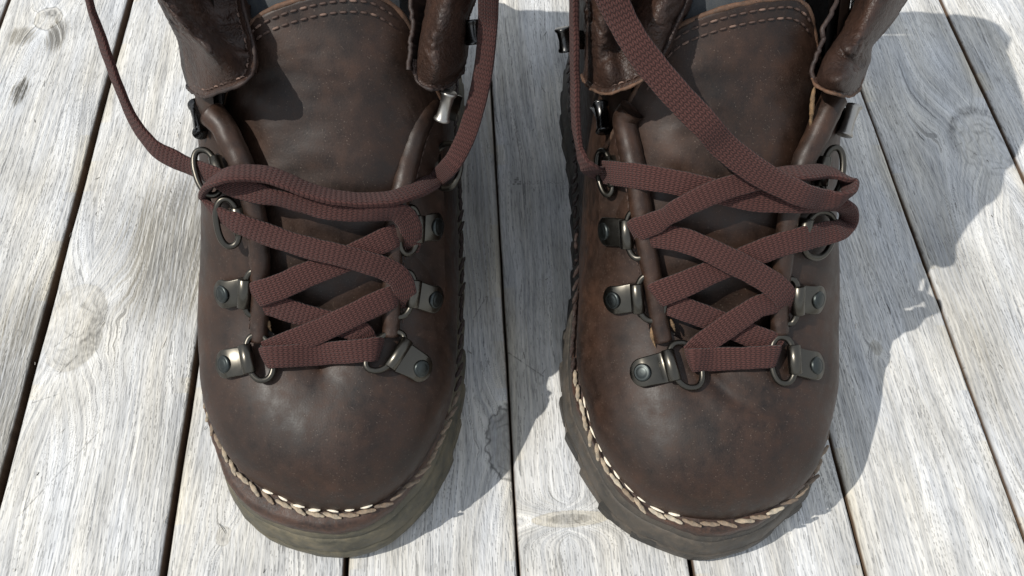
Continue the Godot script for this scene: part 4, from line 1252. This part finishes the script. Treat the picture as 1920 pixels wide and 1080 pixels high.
func stamp(im: Image) -> void:   # the faded, mostly worn-off stamp across one plank: an emblem, a word and a shorter line
	var glyphs := {"n": ["#..#", "##.#", "#.##", "#..#"], "o": [".##.", "#..#", "#..#", ".##."], "r": ["###.", "#..#", "###.", "#..#"], "v": ["#..#", "#..#", ".##.", ".##."], "a": [".##.", "#..#", "####", "#..#"], "l": ["#...", "#...", "#...", "####"], "t": ["..#.", ".##.", ".###", "####"]}
	var lines := [["t", 7.6, -66.0, 1.0], ["norvalo", 14.0, -63.2, 0.62], ["vor  la", 17.0, -59.4, 0.4]]
	for q in lines:
		for c in q[0].length():
			if not glyphs.has(q[0][c]): continue
			var big: bool = q[0] == "t"
			var step := 1.15 if big else 0.62
			for r in 4:
				for j in 4:
					if glyphs[q[0][c]][r][j] != "#" or rng.randf() < 0.25: continue
					for yy in (4 if big else 2):
						for xx in (4 if big else 2):
							var px := int((q[1] + c * 2.9 + j * step) * PX) + xx
							var py := int((q[2] - TOP + r * step * 1.1) * PX) + yy
							if px < im.get_width():
								im.set_pixel(px, py, im.get_pixel(px, py).lerp(Color(0.20, 0.19, 0.18), 0.42 * q[3] * rng.randf_range(0.5, 1.0)))

func plank_mesh(wide: float, k: int) -> ArrayMesh:
	var s := Shape.new()
	var rows := []
	var uvs := []
	var cols := []
	var z0 := -620.0
	var z1 := 520.0
	var n := 170
	for r in n + 1:
		var z := lerpf(z0, z1, r / float(n))
		var el := 0.35 * soft.get_noise_2d(z * 0.6, k * 40.0) + 0.12 * soft.get_noise_2d(z * 4.0, k * 40.0)
		var er := 0.35 * soft.get_noise_2d(z * 0.6, k * 40.0 + 20) + 0.12 * soft.get_noise_2d(z * 4.0, k * 40.0 + 20)
		var row := PackedVector3Array()
		var uv := PackedVector2Array()
		var col := PackedColorArray()
		for q in [[el, -26.0], [el, -6.0], [el, -1.3], [el + 0.5, -0.35], [el + 1.6, 0.0], [wide * 0.3, 0.1], [wide * 0.7, 0.1], [wide - 1.6 + er, 0.0], [wide - 0.5 + er, -0.35], [wide + er, -1.3], [wide + er, -6.0], [wide + er, -26.0]]:
			row.append(Vector3(q[0], q[1], z))
			uv.append(Vector2(clampf(q[0] / wide, 0.004, 0.996), (z - TOP) / LONG))
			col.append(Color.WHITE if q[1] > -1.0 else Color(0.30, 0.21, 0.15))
		rows.append(row)
		uvs.append(uv)
		cols.append(col)
	s.grid(rows, uvs, cols)
	return s.mesh(Vector3(wide / 2, -40, 0))

func build_deck() -> void:
	var deck := Node3D.new()
	deck.name = "deck"
	deck.set_meta("kind", "structure")
	deck.set_meta("label", "weathered grey wooden planks laid side by side under the boots")
	deck.rotation.y = 0.053
	add_child(deck)
	var made := []
	for k in GAPS.size() - 1:
		made.append([])
	var job := WorkerThreadPool.add_group_task(func(k: int): made[k] = plank_maps(k, GAPS[k + 1] - GAPS[k] - (GAP_W[k] + GAP_W[k + 1]) / 2), GAPS.size() - 1, -1, true)
	WorkerThreadPool.wait_for_group_task_completion(job)
	var materials := []
	for k in made.size():
		var m := StandardMaterial3D.new()
		m.albedo_texture = made[k][0]
		m.heightmap_enabled = true
		m.heightmap_texture = made[k][1]
		m.heightmap_scale = 0.045
		m.vertex_color_use_as_albedo = true
		m.roughness = 0.85
		m.metallic_specular = 0.3
		materials.append(m)
	for k in range(-6, GAPS.size() + 5):
		var lo := 0.0
		var wide := 66.0
		if k >= 0 and k < GAPS.size() - 1:
			lo = GAPS[k] + GAP_W[k] / 2
			wide = GAPS[k + 1] - GAP_W[k + 1] / 2 - lo
		elif k < 0:
			lo = GAPS[0] + 68.0 * k + 1
		else:
			lo = GAPS[-1] + 68.0 * (k - GAPS.size() + 1) + 1
		var o := put("plank", plank_mesh(wide, k), materials[posmod(k, made.size())], deck)
		o.position = Vector3(lo, -0.12 + 0.12 * sin(k * 2.3), 0) * MM


func build_fibres() -> void:   # lint, splinters and crumbs lying on the planks
	var s := Shape.new()
	for k in 240:
		var at := Vector3(rng.randf_range(-260, 300), 0.25, rng.randf_range(-200, 150))
		var ang := rng.randfn(0.0, 0.5) + PI / 2
		var long := rng.randf_range(0.8, 3.0) if rng.randf() < 0.8 else rng.randf_range(3.0, 7.0)
		var dir := Vector3(cos(ang), 0, sin(ang))
		var side := Vector3(-dir.z, 0, dir.x)
		var bend := rng.randf_range(-0.35, 0.35)
		var pts := PackedVector3Array()
		for q in 6:
			var f := q / 5.0 - 0.5
			pts.append(at + dir * long * f + side * bend * long * (f * f - 0.1) + Vector3(0, 0.25 * (0.5 + sin(f * 4 + k)), 0))
		var tone := rng.randf_range(0.45, 0.7) if rng.randf() < 0.55 else rng.randf_range(0.05, 0.2)
		var wide := rng.randf_range(0.07, 0.16) * (1.6 if tone < 0.3 and long < 1.6 else 1.0)
		tube(s, pts, [wide * 0.5, wide, wide, wide, wide, wide * 0.4], 5, false, 0.0, Color(tone, tone * 0.93, tone * 0.82))
	var o := put("wood_fibres", s.mesh(), flat(Color.WHITE, 0.9), self)
	o.set_meta("kind", "stuff")
	o.set_meta("label", "tiny pale splinters and dark crumbs scattered over the planks")

func _ready() -> void:
	rng.seed = 5
	soft.seed = 3; soft.frequency = 0.02; soft.noise_type = FastNoiseLite.TYPE_SIMPLEX_SMOOTH; soft.fractal_octaves = 2
	var cam := Camera3D.new()
	cam.name = "camera"
	cam.fov = 36.2437
	cam.near = 0.02
	cam.far = 60.0
	cam.position = Vector3(0, 0.3469392, 0.2184793)
	cam.rotation = Vector3(deg_to_rad(-57.8), 0, 0)
	add_child(cam)
	cam.current = true
	var env := Environment.new()
	var sky := Sky.new()
	var air := ProceduralSkyMaterial.new()
	air.sky_top_color = Color(0.655, 0.68, 0.715)
	air.sky_horizon_color = Color(0.82, 0.84, 0.85)
	air.sky_curve = 0.18
	air.ground_horizon_color = Color(0.60, 0.60, 0.58)
	air.ground_bottom_color = Color(0.42, 0.40, 0.37)
	air.sky_energy_multiplier = 1.15
	sky.sky_material = air
	env.background_mode = Environment.BG_SKY
	env.sky = sky
	env.background_energy_multiplier = 1.0
	env.tonemap_mode = Environment.TONE_MAPPER_LINEAR
	env.tonemap_exposure = 1.27
	env.sdfgi_enabled = true
	env.ssao_enabled = true
	env.ssil_enabled = true
	var world := WorldEnvironment.new()
	world.name = "world"
	world.environment = env
	add_child(world)
	var sun := DirectionalLight3D.new()
	sun.name = "sun"
	sun.light_color = Color(1.0, 0.98, 0.945)
	sun.light_energy = 1.02
	sun.light_angular_distance = 0.5
	sun.shadow_enabled = true
	add_child(sun)
	sun.look_at_from_position(Vector3.ZERO, Vector3(0.70, -1.0, -0.21), Vector3(0, 0, 1))

	make_materials()
	var ground := put("ground", null, flat(Color(0.06, 0.05, 0.04), 0.95), self)
	var sheet := PlaneMesh.new()
	sheet.size = Vector2(40, 40)
	ground.mesh = sheet
	ground.position.y = -0.16
	ground.set_meta("kind", "structure")
	ground.set_meta("label", "dark bare earth below the gaps between the planks")
	build_deck()
	build_fibres()
	build_boot("L", -71, "brown leather boot with olive-grey sole edge, its lace end running out over bright planks")
	build_boot("R", 72, "brown leather boot with darker stepped sole, a flat lace end crossing its tongue diagonally")
